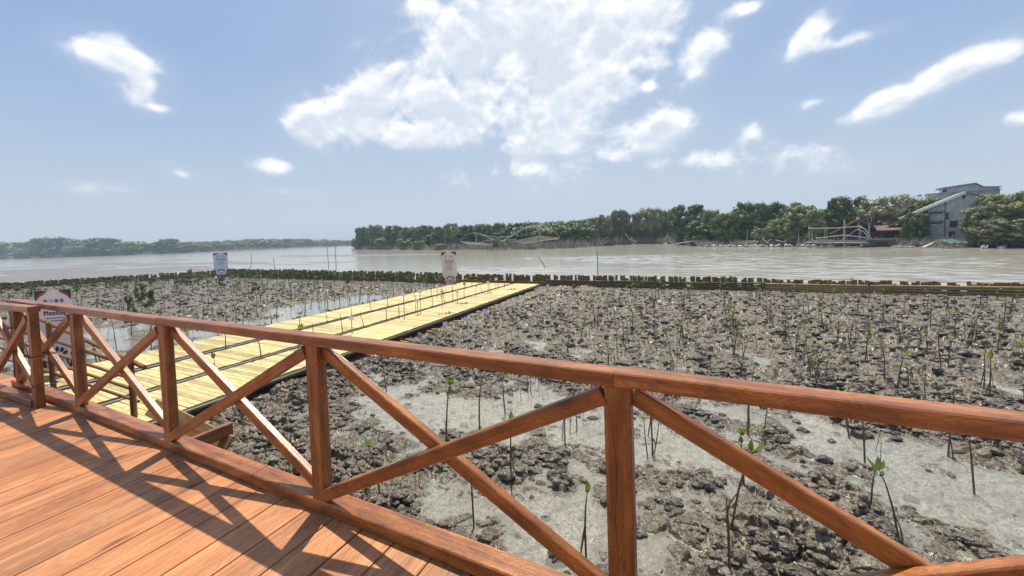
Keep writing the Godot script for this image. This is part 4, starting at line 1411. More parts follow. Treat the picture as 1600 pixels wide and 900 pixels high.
	# bare sticks and small seedlings standing in the gaps between the strips
	for row in [[-6.48, 17], [-5.05, 20], [-7.98, 10]]:
		for k in row[1]:
			var f: float = (k + 0.4 + seed_rng.randf() * 0.4) / row[1]
			var z := lerpf(-1.0, -13.6, f)
			var kk: int = [3, 6, 1, 6, 5, 2][seed_rng.randi() % 6]
			seedling(row[0] - 0.42 * f + 0.02, z, kk, {17: "thin seedling between left and middle walkway strips", 20: "thin seedling between middle and right walkway strips", 10: "thin seedling along the left edge of the walkway"}[row[1]] + ", %s from the railing" % nth(k), "seedlings along the walkway", 1.15)

# ------------------------------------------------------------------ banners
func text_part(s: String, size: float, at: Vector3, col: Color, parent: Node, called := "lettering") -> void:
	var t := TextMesh.new()
	t.text = s
	var f := SystemFont.new()
	f.font_names = PackedStringArray(["Droid Serif"])
	f.font_weight = 700
	t.font = f
	t.font_size = 64
	t.pixel_size = size / 64.0
	t.depth = 0.002
	var m := mat(col, 0.6, false)
	var o := part(called, t, m, parent)
	o.position = at

func banner(label: String, at: Vector3, turn: float, w: float, h: float, lean: float, tint: Color) -> void:
	var o := thing("standing_banner", label, "banner", at, turn)
	o.rotation.z = lean
	var g := Geo.new()
	g.beam(Vector3(0, 0.04, 0), Vector3(0, 0.04 + h, -0.03), w, 0.004, Vector3.BACK, 0.001, tint)
	part("panel", g.mesh(), M.print, o)
	var fr := Geo.new()
	fr.pole([Vector3(0, 0, -0.02), Vector3(0, h * 0.5, -0.05), Vector3(0, h, -0.045)], [0.012, 0.012, 0.01], 6, Color(0.05, 0.05, 0.05))
	fr.pole([Vector3(-w * 0.45, 0.0, 0.05), Vector3(0, h * 0.3, -0.045), Vector3(w * 0.45, 0.0, 0.05)], [0.01, 0.01, 0.01], 6, Color(0.05, 0.05, 0.05))
	part("stand", fr.mesh(), M.plain, o)
	var fz := func(y: float) -> float: return 0.0032 - 0.03 * (y - 0.04) / h
	# dark and rust swooshes in the corners
	var dark := Color(0.045, 0.022, 0.02)
	var rust := Color(0.30, 0.085, 0.03)
	for s in [-1.0, 1.0]:
		for layer in 2:
			var q := Geo.new()
			var k := 1.0 if layer == 0 else 0.72
			var poly := PackedVector2Array([Vector2(0, 0), Vector2(w * 0.36 * k, 0), Vector2(w * 0.26 * k, -h * 0.045 * k), Vector2(w * 0.13 * k, -h * 0.075 * k), Vector2(0, -h * 0.14 * k)])
			var y0 := 0.04 + h - 0.004
			q.slab(Vector3(s * (w / 2 - 0.002), y0, fz.call(y0 - h * 0.05) + 0.002 + layer * 0.003), Vector3(-s, 0, 0), Vector3(0, 1, -0.03 / h), poly, 0.002 * s * -1.0, rust if layer == 0 else dark)
			part("corner_swoosh", q.mesh(), M.print, o)
			var b := Geo.new()
			var poly2 := PackedVector2Array([Vector2(0, 0), Vector2(w * 0.19 * k, 0), Vector2(w * 0.11 * k, h * 0.10 * k), Vector2(w * 0.14 * k, h * 0.17 * k), Vector2(0, h * 0.27 * k)])
			b.slab(Vector3(s * (w / 2 - 0.002), 0.045, 0.0055 + layer * 0.003), Vector3(-s, 0, 0), Vector3(0, 1, -0.03 / h), poly2, 0.002 * s * -1.0, dark if layer == 0 else rust)
			part("corner_swoosh", b.mesh(), M.print, o)
	# a row of four small round emblems
	var ec := [Color(0.05, 0.05, 0.045), Color(0.35, 0.42, 0.62), Color(0.06, 0.06, 0.05), Color(0.10, 0.09, 0.05)]
	for k in 4:
		var e := Geo.new()
		var y := 0.04 + h * 0.855
		var x := (k - 1.5) * w * 0.15
		var z: float = fz.call(y)
		e.pole([Vector3(x, y, z), Vector3(x, y, z + 0.003)], [w * 0.052, w * 0.052], 12, ec[k])
		e.pole([Vector3(x, y, z + 0.003), Vector3(x, y, z + 0.0045)], [w * 0.03, w * 0.03], 6, Color(0.4, 0.4, 0.36) if k != 1 else Color(0.7, 0.75, 0.8))
		part("emblem", e.mesh(), M.print, o)
	# heading and lines of small text
	text_part("Planting", w * 0.155, Vector3(0.02 * w, 0.04 + h * 0.70, fz.call(0.04 + h * 0.70) + 0.004), Color(0.03, 0.03, 0.09), o)
	var widths := [[0.765, 0.62], [0.635, 0.5], [0.60, 0.4], [0.55, 0.5], [0.515, 0.46], [0.47, 0.52], [0.435, 0.34]]
	for k in widths.size():
		var l := Geo.new()
		var y: float = 0.04 + h * widths[k][0]
		var x: float = -w * widths[k][1] * 0.5
		var rw := RandomNumberGenerator.new()
		rw.seed = 90 + k
		while x < w * widths[k][1] * 0.5:    # words too small to read
			var ww := w * rw.randf_range(0.05, 0.12)
			var z: float = fz.call(y) + 0.0012
			l.beam(Vector3(x, y, z), Vector3(x + ww, y, z), 0.0015, h * 0.012, Vector3.UP, 0.0002, Color(0.06, 0.07, 0.25) if k > 0 else Color(0.05, 0.04, 0.06))
			x += ww + w * 0.025
		part("text_line", l.mesh(), M.print, o)
	# plant with a fan of leaves at the foot
	var pl := Geo.new()
	for k in 5:
		var an := deg_to_rad(-64 + 32 * k)
		var c := Vector2(sin(an) * w * 0.24, 0.04 + h * 0.15 + cos(an) * h * 0.085)
		var poly := PackedVector2Array()
		for j in 10:
			var t := TAU * j / 10
			poly.append(Vector2(cos(t) * w * 0.045, sin(t) * w * 0.075).rotated(-an))
		pl.slab(Vector3(c.x, c.y, fz.call(c.y)), Vector3.RIGHT, Vector3.UP, poly, 0.003, Color(0.03, 0.05, 0.035))
	part("leaf_emblem", pl.mesh(), M.print, o)
	var st := Geo.new()
	for k in 5:
		var an := deg_to_rad(-50 + 25 * k)
		var p := Vector2(sin(an) * w * 0.2, cos(an) * h * 0.08)
		st.beam(Vector3(0, 0.04 + h * 0.055, fz.call(0.1) + 0.001), Vector3(p.x, 0.04 + h * 0.055 + p.y, fz.call(0.1) + 0.001), 0.002, w * 0.03, Vector3(0.1, 0.2, 0), 0.0003, Color(0.12, 0.26, 0.12))
	part("stalk_emblem", st.mesh(), M.print, o)

func banners() -> void:
	var cam := 0.4583
	banner("tall banner with rust corners at the near left, behind the railing", Vector3(-7.60, 0.30, -0.93), 0.46, 0.60, 1.28, 0.03, Color(0.86, 0.84, 0.83))
	banner("small distant banner at the far left end of the plot", Vector3(-31.89, 0.12, -15.8), 0.85, 0.92, 1.68, 0.0, Color(0.62, 0.62, 0.70))
	banner("tall pink-white banner at the far end of the bamboo walkway", Vector3(-8.46, 0.17, -13.23), 0.62, 0.66, 1.46, 0.03, Color(0.72, 0.60, 0.55))

# ------------------------------------------------------------------ far shore things
const TURN := 0.4583
func boxy(g: Geo, x0: float, x1: float, y0: float, y1: float, z0: float, z1: float, col := Color.WHITE) -> void:
	g.beam(Vector3((x0 + x1) / 2, (y0 + y1) / 2, z0), Vector3((x0 + x1) / 2, (y0 + y1) / 2, z1), absf(x1 - x0), absf(y1 - y0), Vector3.UP, 0.01, col)

func one(called: String, m: Material, parent: Node, x0: float, x1: float, y0: float, y1: float, z0: float, z1: float, col := Color.WHITE) -> MeshInstance3D:
	var g := Geo.new()
	boxy(g, x0, x1, y0, y1, z0, z1, col)
	return part(called, g.mesh(), m, parent)

func stick(called: String, parent: Node, pts: Array, r0: float, r1: float, col: Color, m: Material = null) -> MeshInstance3D:
	var g := Geo.new()
	var rad := []
	for k in pts.size():
		rad.append(lerpf(r0, r1, float(k) / (pts.size() - 1)))
	g.pole(pts, rad, 6, col)
	return part(called, g.mesh(), m if m else M.plain, parent)

func roof_slope(called: String, parent: Node, a: Vector2, b: Vector2, z0: float, z1: float, thick: float, col: Color, ribs: int) -> void:
	# a sheet from a to b in the gable plane, running back from z0 to z1, with ribs across it
	var g := Geo.new()
	var d := (b - a).normalized()
	var n := Vector2(-d.y, d.x)
	if n.y < 0:
		n = -n
	var poly := PackedVector2Array([a, b, b + n * thick, a + n * thick])
	if (b - a).cross(n) < 0.0:
		poly.reverse()
	g.slab(Vector3(0, 0, z1), Vector3.RIGHT, Vector3.UP, poly, z0 - z1, col)
	for k in ribs:
		var z := lerpf(z0 - 0.05, z1 + 0.05, k / maxf(1.0, ribs - 1.0))
		var o := n * (thick + 0.012)
		g.beam(Vector3(a.x + o.x, a.y + o.y, z), Vector3(b.x + o.x, b.y + o.y, z), 0.06, 0.03, Vector3.UP, 0.004, col * 0.92)
	part(called, g.mesh(), M.wall, parent)

func house() -> void:
	var o := thing("gable_house", "grey two-storey gabled house with a white-edged sloping roof on the right shore", "house", Vector3(24.92, 0, -56.74), -0.2747)
	o.scale = Vector3(0.64, 1, 0.64)
	var grey_ := Color(0.56, 0.56, 0.55)
	var g := Geo.new()
	g.slab(Vector3(0, 0, -9.0), Vector3.RIGHT, Vector3.UP, PackedVector2Array([Vector2(-1.95, -0.4), Vector2(3.95, -0.4), Vector2(3.95, 4.75), Vector2(2.27, 5.25), Vector2(-1.95, 3.55)]), 9.0, grey_)
	part("wall", g.mesh(), M.wall, o)
	for p in [[0.0, 0.2, 4.45], [-1.95, -1.78, 3.5]]:
		one("pillar", M.wall, o, p[0], p[1], -0.3, p[2], -0.1, 0.06, Color(0.30, 0.30, 0.30))
	for y in [[3.18, 3.36], [2.10, 2.28]]:
		var e := one("ledge", M.wall, o, -1.9, -0.02, y[0] + 0.12, y[1] + 0.14, 0.0, 0.32, Color(0.30, 0.30, 0.31))
		one("louvre", M.plain, o, -1.7, -0.2, y[0] - 0.02, y[1] + 0.04, 0.003, 0.02, Color(0.02, 0.02, 0.022))
	for q in [[0.6, 1.5, 1.65, 2.3], [0.5, 1.2, 0.2, 1.2], [2.0, 2.35, 4.62, 4.95], [0.2, 0.5, 2.5, 3.2]]:
		var wn := one("window", M.plain, o, q[0], q[1], q[2], q[3], 0.003, 0.02, Color(0.03, 0.032, 0.035))
		one("frame", M.wall, wn, q[0] - 0.06, q[1] + 0.06, q[3], q[3] + 0.08, 0.003, 0.09, Color(0.4, 0.4, 0.4))
	# courses of blockwork standing proud
	for k in 11:
		var y := 0.05 + k * 0.42
		if y < 3.1:
			one("block_course", M.wall, o, -1.75, -0.03, y, y + 0.022, 0.0, 0.012, Color(0.34, 0.34, 0.35))
	roof_slope("roof", o, Vector2(-5.2, 2.78), Vector2(2.27, 5.26), 0.55, -9.3, 0.10, Color(0.85, 0.86, 0.87), 14)
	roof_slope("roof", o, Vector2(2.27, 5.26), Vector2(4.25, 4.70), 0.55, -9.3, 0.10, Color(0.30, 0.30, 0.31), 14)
	var bb := Geo.new()
	bb.beam(Vector3(-5.25, 2.72, 0.58), Vector3(2.27, 5.22, 0.58), 0.04, 0.26, Vector3.UP, 0.005, Color(0.88, 0.88, 0.86))
	part("barge_board", bb.mesh(), M.wall, o)
	stick("roof_post", o, [Vector3(-4.6, -0.3, 0.2), Vector3(-4.6, 2.9, 0.2)], 0.07, 0.07, Color(0.2, 0.18, 0.16))
	# building behind
	var b := thing("concrete_building", "pale grey flat-topped concrete building rising behind the gabled house", "building", Vector3(35.02, 0, -77.37), -0.3096)
	b.scale = Vector3(0.66, 1, 0.66)
	var pale := Color(0.60, 0.61, 0.62)
	one("lower_storey", M.wall, b, -5.2, 5.0, 0.0, 6.45, -8.0, 0.0, pale)
	one("parapet_slab", M.wall, b, -5.6, 5.2, 6.452, 6.55, -8.2, 0.25, Color(0.6, 0.6, 0.6))
	var u := Geo.new()
	u.slab(Vector3(0, 0, -7.0), Vector3.RIGHT, Vector3.UP, PackedVector2Array([Vector2(-3.06, 6.552), Vector2(4.95, 6.552), Vector2(4.95, 6.75), Vector2(2.7, 6.9), Vector2(1.66, 7.5), Vector2(-3.06, 7.15)]), 6.8, pale * 0.95)
	part("upper_storey", u.mesh(), M.wall, b)
	roof_slope("roof", b, Vector2(-3.9, 7.12), Vector2(1.70, 7.54), 0.2, -7.4, 0.08, Color(0.56, 0.57, 0.58), 10)
	roof_slope("roof", b, Vector2(1.70, 7.54), Vector2(2.75, 6.95), 0.2, -7.4, 0.08, Color(0.5, 0.5, 0.5), 6)
	roof_slope("roof", b, Vector2(2.75, 6.93), Vector2(5.2, 6.78), 0.2, -7.4, 0.08, Color(0.56, 0.57, 0.58), 6)
	one("canopy", M.wall, b, -8.3, -2.6, 5.36, 5.46, -5.0, 2.0, Color(0.62, 0.62, 0.62))
	for x in [-8.0, -5.6]:
		one("canopy_post", M.wall, b, x, x + 0.15, 0.0, 5.35, 1.6, 1.75, Color(0.35, 0.35, 0.35))
	one("window", M.plain, b, -3.0, -2.4, 6.62, 7.0, -0.198, -0.17, Color(0.04, 0.04, 0.045))
	var a := thing("lattice_mast", "thin pale lattice mast left of the concrete building", "mast", Vector3(35.02, 0, -77.37) + Vector3(cos(-0.3096), 0, -sin(-0.3096)) * -4.32, -0.3096)
	for s in [-0.16, 0.16]:
		stick("leg", a, [Vector3(s, 0, 0), Vector3(s, 6.5, 0)], 0.04, 0.03, Color(0.42, 0.45, 0.5))
	for k in 8:
		stick("rung", a, [Vector3(-0.16, 5.0 + k * 0.2, 0), Vector3(0.16, 5.1 + k * 0.2, 0)], 0.02, 0.02, Color(0.42, 0.45, 0.5))
	one("antenna_box", M.plain, a, -0.25, 0.25, 6.2, 6.5, -0.1, 0.1, Color(0.45, 0.48, 0.53))

func hut() -> void:
	var o := thing("tiled_hut", "open-sided dark hut with a rusty red tiled gable roof behind the jetty", "hut", Vector3(18.87, 0, -59.89), -0.17)
	o.scale = Vector3(0.76, 1, 0.76)
	var rust := Color(0.26, 0.13, 0.085)
	roof_slope("roof", o, Vector2(-3.75, 1.18), Vector2(-0.3, 2.85), 0.4, -3.6, 0.07, rust, 10)
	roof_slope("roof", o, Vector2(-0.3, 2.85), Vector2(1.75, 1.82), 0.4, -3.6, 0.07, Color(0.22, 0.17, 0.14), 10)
	var lean := Geo.new()
	lean.beam(Vector3(3.3, 2.05, -2.2), Vector3(3.3, 1.5, 1.0), 3.0, 0.07, Vector3.UP, 0.01, Color(0.20, 0.125, 0.095))
	for k in 12:
		lean.beam(Vector3(1.9 + k * 0.255, 2.10, -2.2), Vector3(1.9 + k * 0.255, 1.55, 1.02), 0.09, 0.05, Vector3.UP, 0.01, Color(0.19, 0.12, 0.09) * rr(0.7, 1.35))
	part("lean_to_roof", lean.mesh(), M.wall, o)
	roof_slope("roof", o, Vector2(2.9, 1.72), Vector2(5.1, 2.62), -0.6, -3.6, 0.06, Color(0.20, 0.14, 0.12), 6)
	one("back_wall", M.wall, o, -3.4, 4.8, -0.2, 1.3, -3.4, -3.2, Color(0.10, 0.09, 0.08))
	one("floor", M.weathered, o, -3.5, 4.9, -0.05, 0.1, -3.4, 0.3, Color.WHITE)
	for x in [-3.2, -1.6, -0.2, 1.5, 2.4, 4.4]:
		stick("post", o, [Vector3(x, -0.5, 0.1), Vector3(x, 1.3 if absf(x + 0.2) > 0.3 else 2.7, 0.1)], 0.07, 0.06, Color(0.20, 0.17, 0.15))
	one("side_wall", M.wall, o, -2.6, -1.3, 0.1, 1.1, -0.4, -0.3, Color(0.16, 0.13, 0.11))
	one("side_wall", M.wall, o, 3.9, 5.4, 0.1, 1.0, -0.4, -0.3, Color(0.24, 0.24, 0.20))

func jetty() -> void:
	var o := thing("pole_jetty", "rickety jetty frame of pale poles standing over the water at right", "jetty", Vector3(16.51, 0, -57.05), 0.022)
	o.scale = Vector3(0.77, 1, 0.9)
	var c := Color(0.33, 0.31, 0.28)
	var l := Color(0.47, 0.45, 0.41)
	for q in [[-4.23, 2.6], [-3.9, 2.2], [-2.29, 2.1], [-1.98, 2.15], [-2.95, 1.0], [-0.6, 1.0], [1.95, 2.5], [2.2, 2.1], [3.0, 2.3], [-3.4, 1.1]]:
		stick("post", o, [Vector3(q[0], -0.6, rr(-0.7, 0.3)), Vector3(q[0] + rr(-0.05, 0.05), q[1], rr(-0.5, 0.3))], 0.05, 0.04, c)
	stick("post", o, [Vector3(0, -0.7, 0.3), Vector3(0.02, 2.95, 0.3)], 0.12, 0.09, Color(0.40, 0.37, 0.34))
	stick("beam", o, [Vector3(-4.4, 2.05, 0.32), Vector3(-1, 2.0, 0.32), Vector3(2.1, 2.10, 0.32)], 0.06, 0.05, l)
	stick("beam", o, [Vector3(-3.5, 0.86, 0.4), Vector3(0.0, 1.16, 0.4), Vector3(2.7, 0.74, 0.4)], 0.06, 0.05, l)
	stick("beam", o, [Vector3(-4.8, 0.40, 0.5), Vector3(0, 0.26, 0.5), Vector3(2.7, 0.18, 0.5)], 0.08, 0.08, l)
	stick("beam", o, [Vector3(-4.0, 0.55, -0.3), Vector3(2.7, 0.35, -0.3)], 0.06, 0.06, c)
	stick("diagonal", o, [Vector3(-1.6, -0.2, 0.36), Vector3(2.0, 2.05, 0.36)], 0.04, 0.03, c)
	stick("diagonal", o, [Vector3(1.6, 2.15, 0.4), Vector3(2.4, 1.8, 0.4), Vector3(3.3, 0.4, 0.4)], 0.07, 0.06, Color(0.55, 0.54, 0.5))
	stick("diagonal", o, [Vector3(1.5, 1.8, 0.45), Vector3(2.3, 1.45, 0.45), Vector3(3.0, 0.5, 0.45)], 0.06, 0.05, Color(0.52, 0.5, 0.47))
	stick("diagonal", o, [Vector3(2.55, 0.3, 0.5), Vector3(3.2, 3.05, 0.4)], 0.045, 0.03, c)
	stick("diagonal", o, [Vector3(3.05, 0.4, 0.5), Vector3(2.7, 3.05, 0.4)], 0.045, 0.03, c)
	stick("diagonal", o, [Vector3(-4.1, 0.9, 0.45), Vector3(-3.3, 0.2, 0.45)], 0.05, 0.04, l)
	stick("diagonal", o, [Vector3(-2.4, -0.5, 0.3), Vector3(-0.6, 0.3, 0.4)], 0.04, 0.03, c)
	for k in 22:
		one("deck_board", M.weathered, o, -4.6 + k * 0.33, -4.6 + k * 0.33 + 0.29, 0.30, 0.335, -1.2, 0.45, Color.WHITE * rr(0.8, 1.2))
	var p := thing("landing_stage", "low weathered plank landing stage with a sloping pole, right of the jetty", "landing stage", Vector3(16.51, 0, -57.05), 0.022)
	p.scale = Vector3(0.74, 1, 0.9)
	for k in 15:
		one("deck_board", M.weathered, p, 2.95 + k * 0.31, 2.95 + k * 0.31 + 0.28, 0.50, 0.56, -1.6, 1.0, Color.WHITE * rr(0.9, 1.4))
	one("fascia", M.weathered, p, 2.9, 7.6, 0.30, 0.495, 0.96, 1.02, Color.WHITE * 1.2)
	for x in [3.1, 4.4, 5.8, 7.3]:
		stick("post", p, [Vector3(x, -0.7, 0.6), Vector3(x, 0.5, 0.6)], 0.07, 0.07, Color(0.1, 0.09, 0.08))
	stick("sloping_pole", p, [Vector3(5.2, -0.5, 1.5), Vector3(7.5, 0.62, 1.05)], 0.04, 0.035, Color(0.5, 0.48, 0.44))

func hull(label: String, category: String, called: String, at: Vector3, turn: float, len: float, wid: float, hgt: float, outer: Color, inner: Color, bow: float) -> void:
	var o := thing(called, label, category, at, turn)
	var n := 10
	var g := Geo.new()
	var ins := Geo.new()
	var prev := []
	for k in n + 1:
		var f := float(k) / n
		var x := (f - 0.5) * len
		var w := wid * 0.5 * pow(maxf(sin(PI * clampf(f * 0.86 + 0.07, 0, 1)), 0.02), 0.6)
		var sheer := hgt + bow * pow(absf(f - 0.45) * 1.9, 2.0)
		var ring := [Vector3(x, sheer, w), Vector3(x, hgt * 0.35, w * 0.88), Vector3(x, -0.06, w * 0.5), Vector3(x, -0.06, -w * 0.5), Vector3(x, hgt * 0.35, -w * 0.88), Vector3(x, sheer, -w), Vector3(x, sheer, -w * 0.86), Vector3(x, hgt * 0.3, -w * 0.6), Vector3(x, hgt * 0.3, w * 0.6), Vector3(x, sheer, w * 0.86)]
		if k > 0:
			for j in 10:
				var jj := (j + 1) % 10
				(g if j < 6 or j == 9 else ins).quad(prev[j], prev[jj], ring[jj], ring[j], outer if j < 6 or j == 9 else inner)
		prev = ring
	part("hull", g.mesh(), M.plain, o)
	part("inside", ins.mesh(), M.plain, o)
	for s in [-0.18, 0.2]:
		one("thwart", M.plain, o, s * len - 0.07, s * len + 0.07, hgt * 0.8, hgt * 0.8 + 0.03, -wid * 0.4, wid * 0.4, inner * 0.9)

func floats() -> void:
	hull("small dark-hulled rowing boat moored under the landing stage", "boat", "rowing_boat", Vector3(18.5, -0.3, -56.2), TURN + 0.2, 1.9, 0.75, 0.34, Color(0.06, 0.065, 0.08), Color(0.40, 0.38, 0.34), 0.16)
	hull("pale skiff lying low in the water, left of a pair", "boat", "skiff", Vector3(20.25, -0.3, -54.1), TURN, 1.25, 0.5, 0.12, Color(0.62, 0.60, 0.53), Color(0.5, 0.48, 0.42), 0.05)
	hull("pale skiff lying low in the water, right of a pair", "boat", "skiff", Vector3(20.9, -0.3, -53.35), TURN, 1.1, 0.5, 0.13, Color(0.60, 0.58, 0.52), Color(0.5, 0.48, 0.42), 0.05)
	hull("white skiff with a raised bow tied beneath the leaning log", "boat", "skiff", Vector3(21.56, -0.3, -52.0), TURN + 0.3, 0.95, 0.45, 0.14, Color(0.66, 0.64, 0.58), Color(0.5, 0.48, 0.42), 0.12)
	hull("white skiff below the green tarpaulin", "boat", "skiff", Vector3(22.76, -0.3, -50.8), TURN + 0.2, 0.85, 0.42, 0.13, Color(0.68, 0.66, 0.6), Color(0.5, 0.48, 0.42), 0.1)
	hull("white skiff with a high prow under the big trees, second from right", "boat", "skiff", Vector3(24.76, -0.3, -49.6), TURN + 0.5, 0.8, 0.42, 0.16, Color(0.68, 0.66, 0.6), Color(0.5, 0.48, 0.42), 0.2)
	hull("white skiff at the far right under overhanging trees", "boat", "skiff", Vector3(25.62, -0.3, -49.1), TURN + 0.25, 0.9, 0.4, 0.14, Color(0.68, 0.66, 0.6), Color(0.5, 0.48, 0.42), 0.12)
	var lg := thing("bleached_log", "bleached log leaning on the bank right of the landing stage", "log", Vector3(21.75, -0.1, -51.75), TURN)
	stick("log", lg, [Vector3(-0.6, -0.15, 0.2), Vector3(0, 0.1, 0.1), Vector3(0.65, 0.33, 0)], 0.12, 0.08, Color(0.55, 0.53, 0.48))
	stick("branch", lg, [Vector3(0.2, 0.12, 0.1), Vector3(0.5, 0.5, 0.2)], 0.04, 0.02, Color(0.5, 0.48, 0.44))
	var tp := thing("green_tarpaulin", "green tarpaulin spread over a low frame on the right bank", "tarpaulin", Vector3(23.2, 0.2, -51.2), TURN)
	var g := Geo.new()
	for i in 8:
		for j in 3:
			var f := func(a: int, b: int) -> Vector3: return Vector3(-0.9 + a * 0.225, 0.35 - b * 0.11 + 0.05 * sin(a * 2.1 + b), -0.5 + b * 0.4)
			g.quad(f.call(i, j), f.call(i, j + 1), f.call(i + 1, j + 1), f.call(i + 1, j), Color(0.015, 0.085, 0.055))
	part("sheet", g.mesh(), M.plain, tp)
	for x in [-0.8, 0.8]:
		stick("prop", tp, [Vector3(x, -0.3, 0.25), Vector3(x, 0.1, 0.25)], 0.03, 0.03, Color(0.2, 0.18, 0.15))
	# pale sacks along the shore
	var r := RandomNumberGenerator.new()
	r.seed = 66
	for k in 22:
		var t := k / 21.0
		var p := Vector2(2.1, -66.2).lerp(Vector2(8.6, -63.2), t * 2.0) if t < 0.5 else Vector2(8.6, -63.2).lerp(Vector2(14.2, -60.5), t * 2.0 - 1.0)
		p += Vector2(r.randf_range(-0.2, 0.2), r.randf_range(-0.25, 0.25))
		var o := MeshInstance3D.new()
		var q := Geo.new()
		var shade := r.randf_range(0.26, 0.55)
		var rows := 6
		var s := Vector3(r.randf_range(0.22, 0.36), r.randf_range(0.2, 0.36), r.randf_range(0.2, 0.3))
		var pts := []
		var rad := []
		for i in rows + 1:
			var f := float(i) / rows
			pts.append(Vector3((f - 0.5) * s.x * 2.0, s.y * 0.45 + 0.03 * sin(f * 9.0 + k), 0))
			rad.append(maxf(0.03, s.y * 0.62 * pow(sin(PI * clampf(f, 0.06, 0.94)), 0.5)))
		q.pole(pts, rad, 8, Color(shade, shade * 0.98, shade * 0.92))
		o.name = numbered("sack")
		o.mesh = q.mesh()
		o.material_override = M.plain
		o.position = Vector3(p.x, -0.28, p.y)
		o.rotation = Vector3(0, r.randf_range(-0.8, 1.4), r.randf_range(-0.4, 0.4))
		tag(o, "pale lumpy sack, %s from the left in the waterline row left of the jetty" % nth(k), "sack", "pale sacks along the waterline")
		add_child(o)

func fallen(label: String, at: Vector3, pts: Array, r0: float) -> void:
	var o := thing("dead_branch", label, "dead branch", at, TURN)
	stick("limb", o, pts, r0, r0 * 0.5, Color(0.46, 0.44, 0.40))
	var m: Vector3 = pts[pts.size() / 2]
	stick("twig", o, [m, m + Vector3(0.35, 0.35, 0.1), m + Vector3(0.8, 0.45, 0.1)], r0 * 0.5, r0 * 0.2, Color(0.42, 0.40, 0.37))

func dead_wood() -> void:
	fallen("bleached dead limb arching over the sacks left of the jetty", Vector3(11.4, 0, -62.4), [Vector3(-0.9, 0.6, 0), Vector3(0.1, 0.35, 0), Vector3(0.9, -0.3, 0.2)], 0.07)
	fallen("forked bleached branch on the shore beside the pale sacks", Vector3(9.6, 0, -63.2), [Vector3(-0.5, 0.9, 0), Vector3(0.0, 0.3, 0), Vector3(0.6, -0.2, 0.2)], 0.07)
	fallen("pale fallen trunk slanting to the water before the airy grey trees", Vector3(-13.5, 0, -92.5), [Vector3(-1.4, 2.4, 0), Vector3(-0.4, 0.9, 0), Vector3(1.4, 0.1, 0.3)], 0.11)
	fallen("pale forked trunk standing in front of the airy grey trees", Vector3(-6.0, 0, -91.5), [Vector3(0.6, 2.0, 0), Vector3(0.2, 0.9, 0), Vector3(-0.2, -0.1, 0.3)], 0.11)
	fallen("long grey fallen limb under the dark dome-shaped tree", Vector3(0.5, 0, -72.5), [Vector3(-3.4, 0.2, 0), Vector3(-0.5, 0.55, 0), Vector3(1.9, 0.75, 0.3)], 0.09)
	for q in [[7.3, -63.6, 2.3, "standing grey stump pole left of the light green bush"], [12.9, -61.2, 1.6, "grey pole at the left end of the jetty"], [5.2, -64.6, 0.9, "short grey pole behind the pale sacks"]]:
		var o := thing("shore_pole", q[3], "pole", Vector3(q[0], -0.2, q[1]))
		stick("pole", o, [Vector3.ZERO, Vector3(0.05, q[2], 0)], 0.07, 0.05, Color(0.30, 0.28, 0.25))

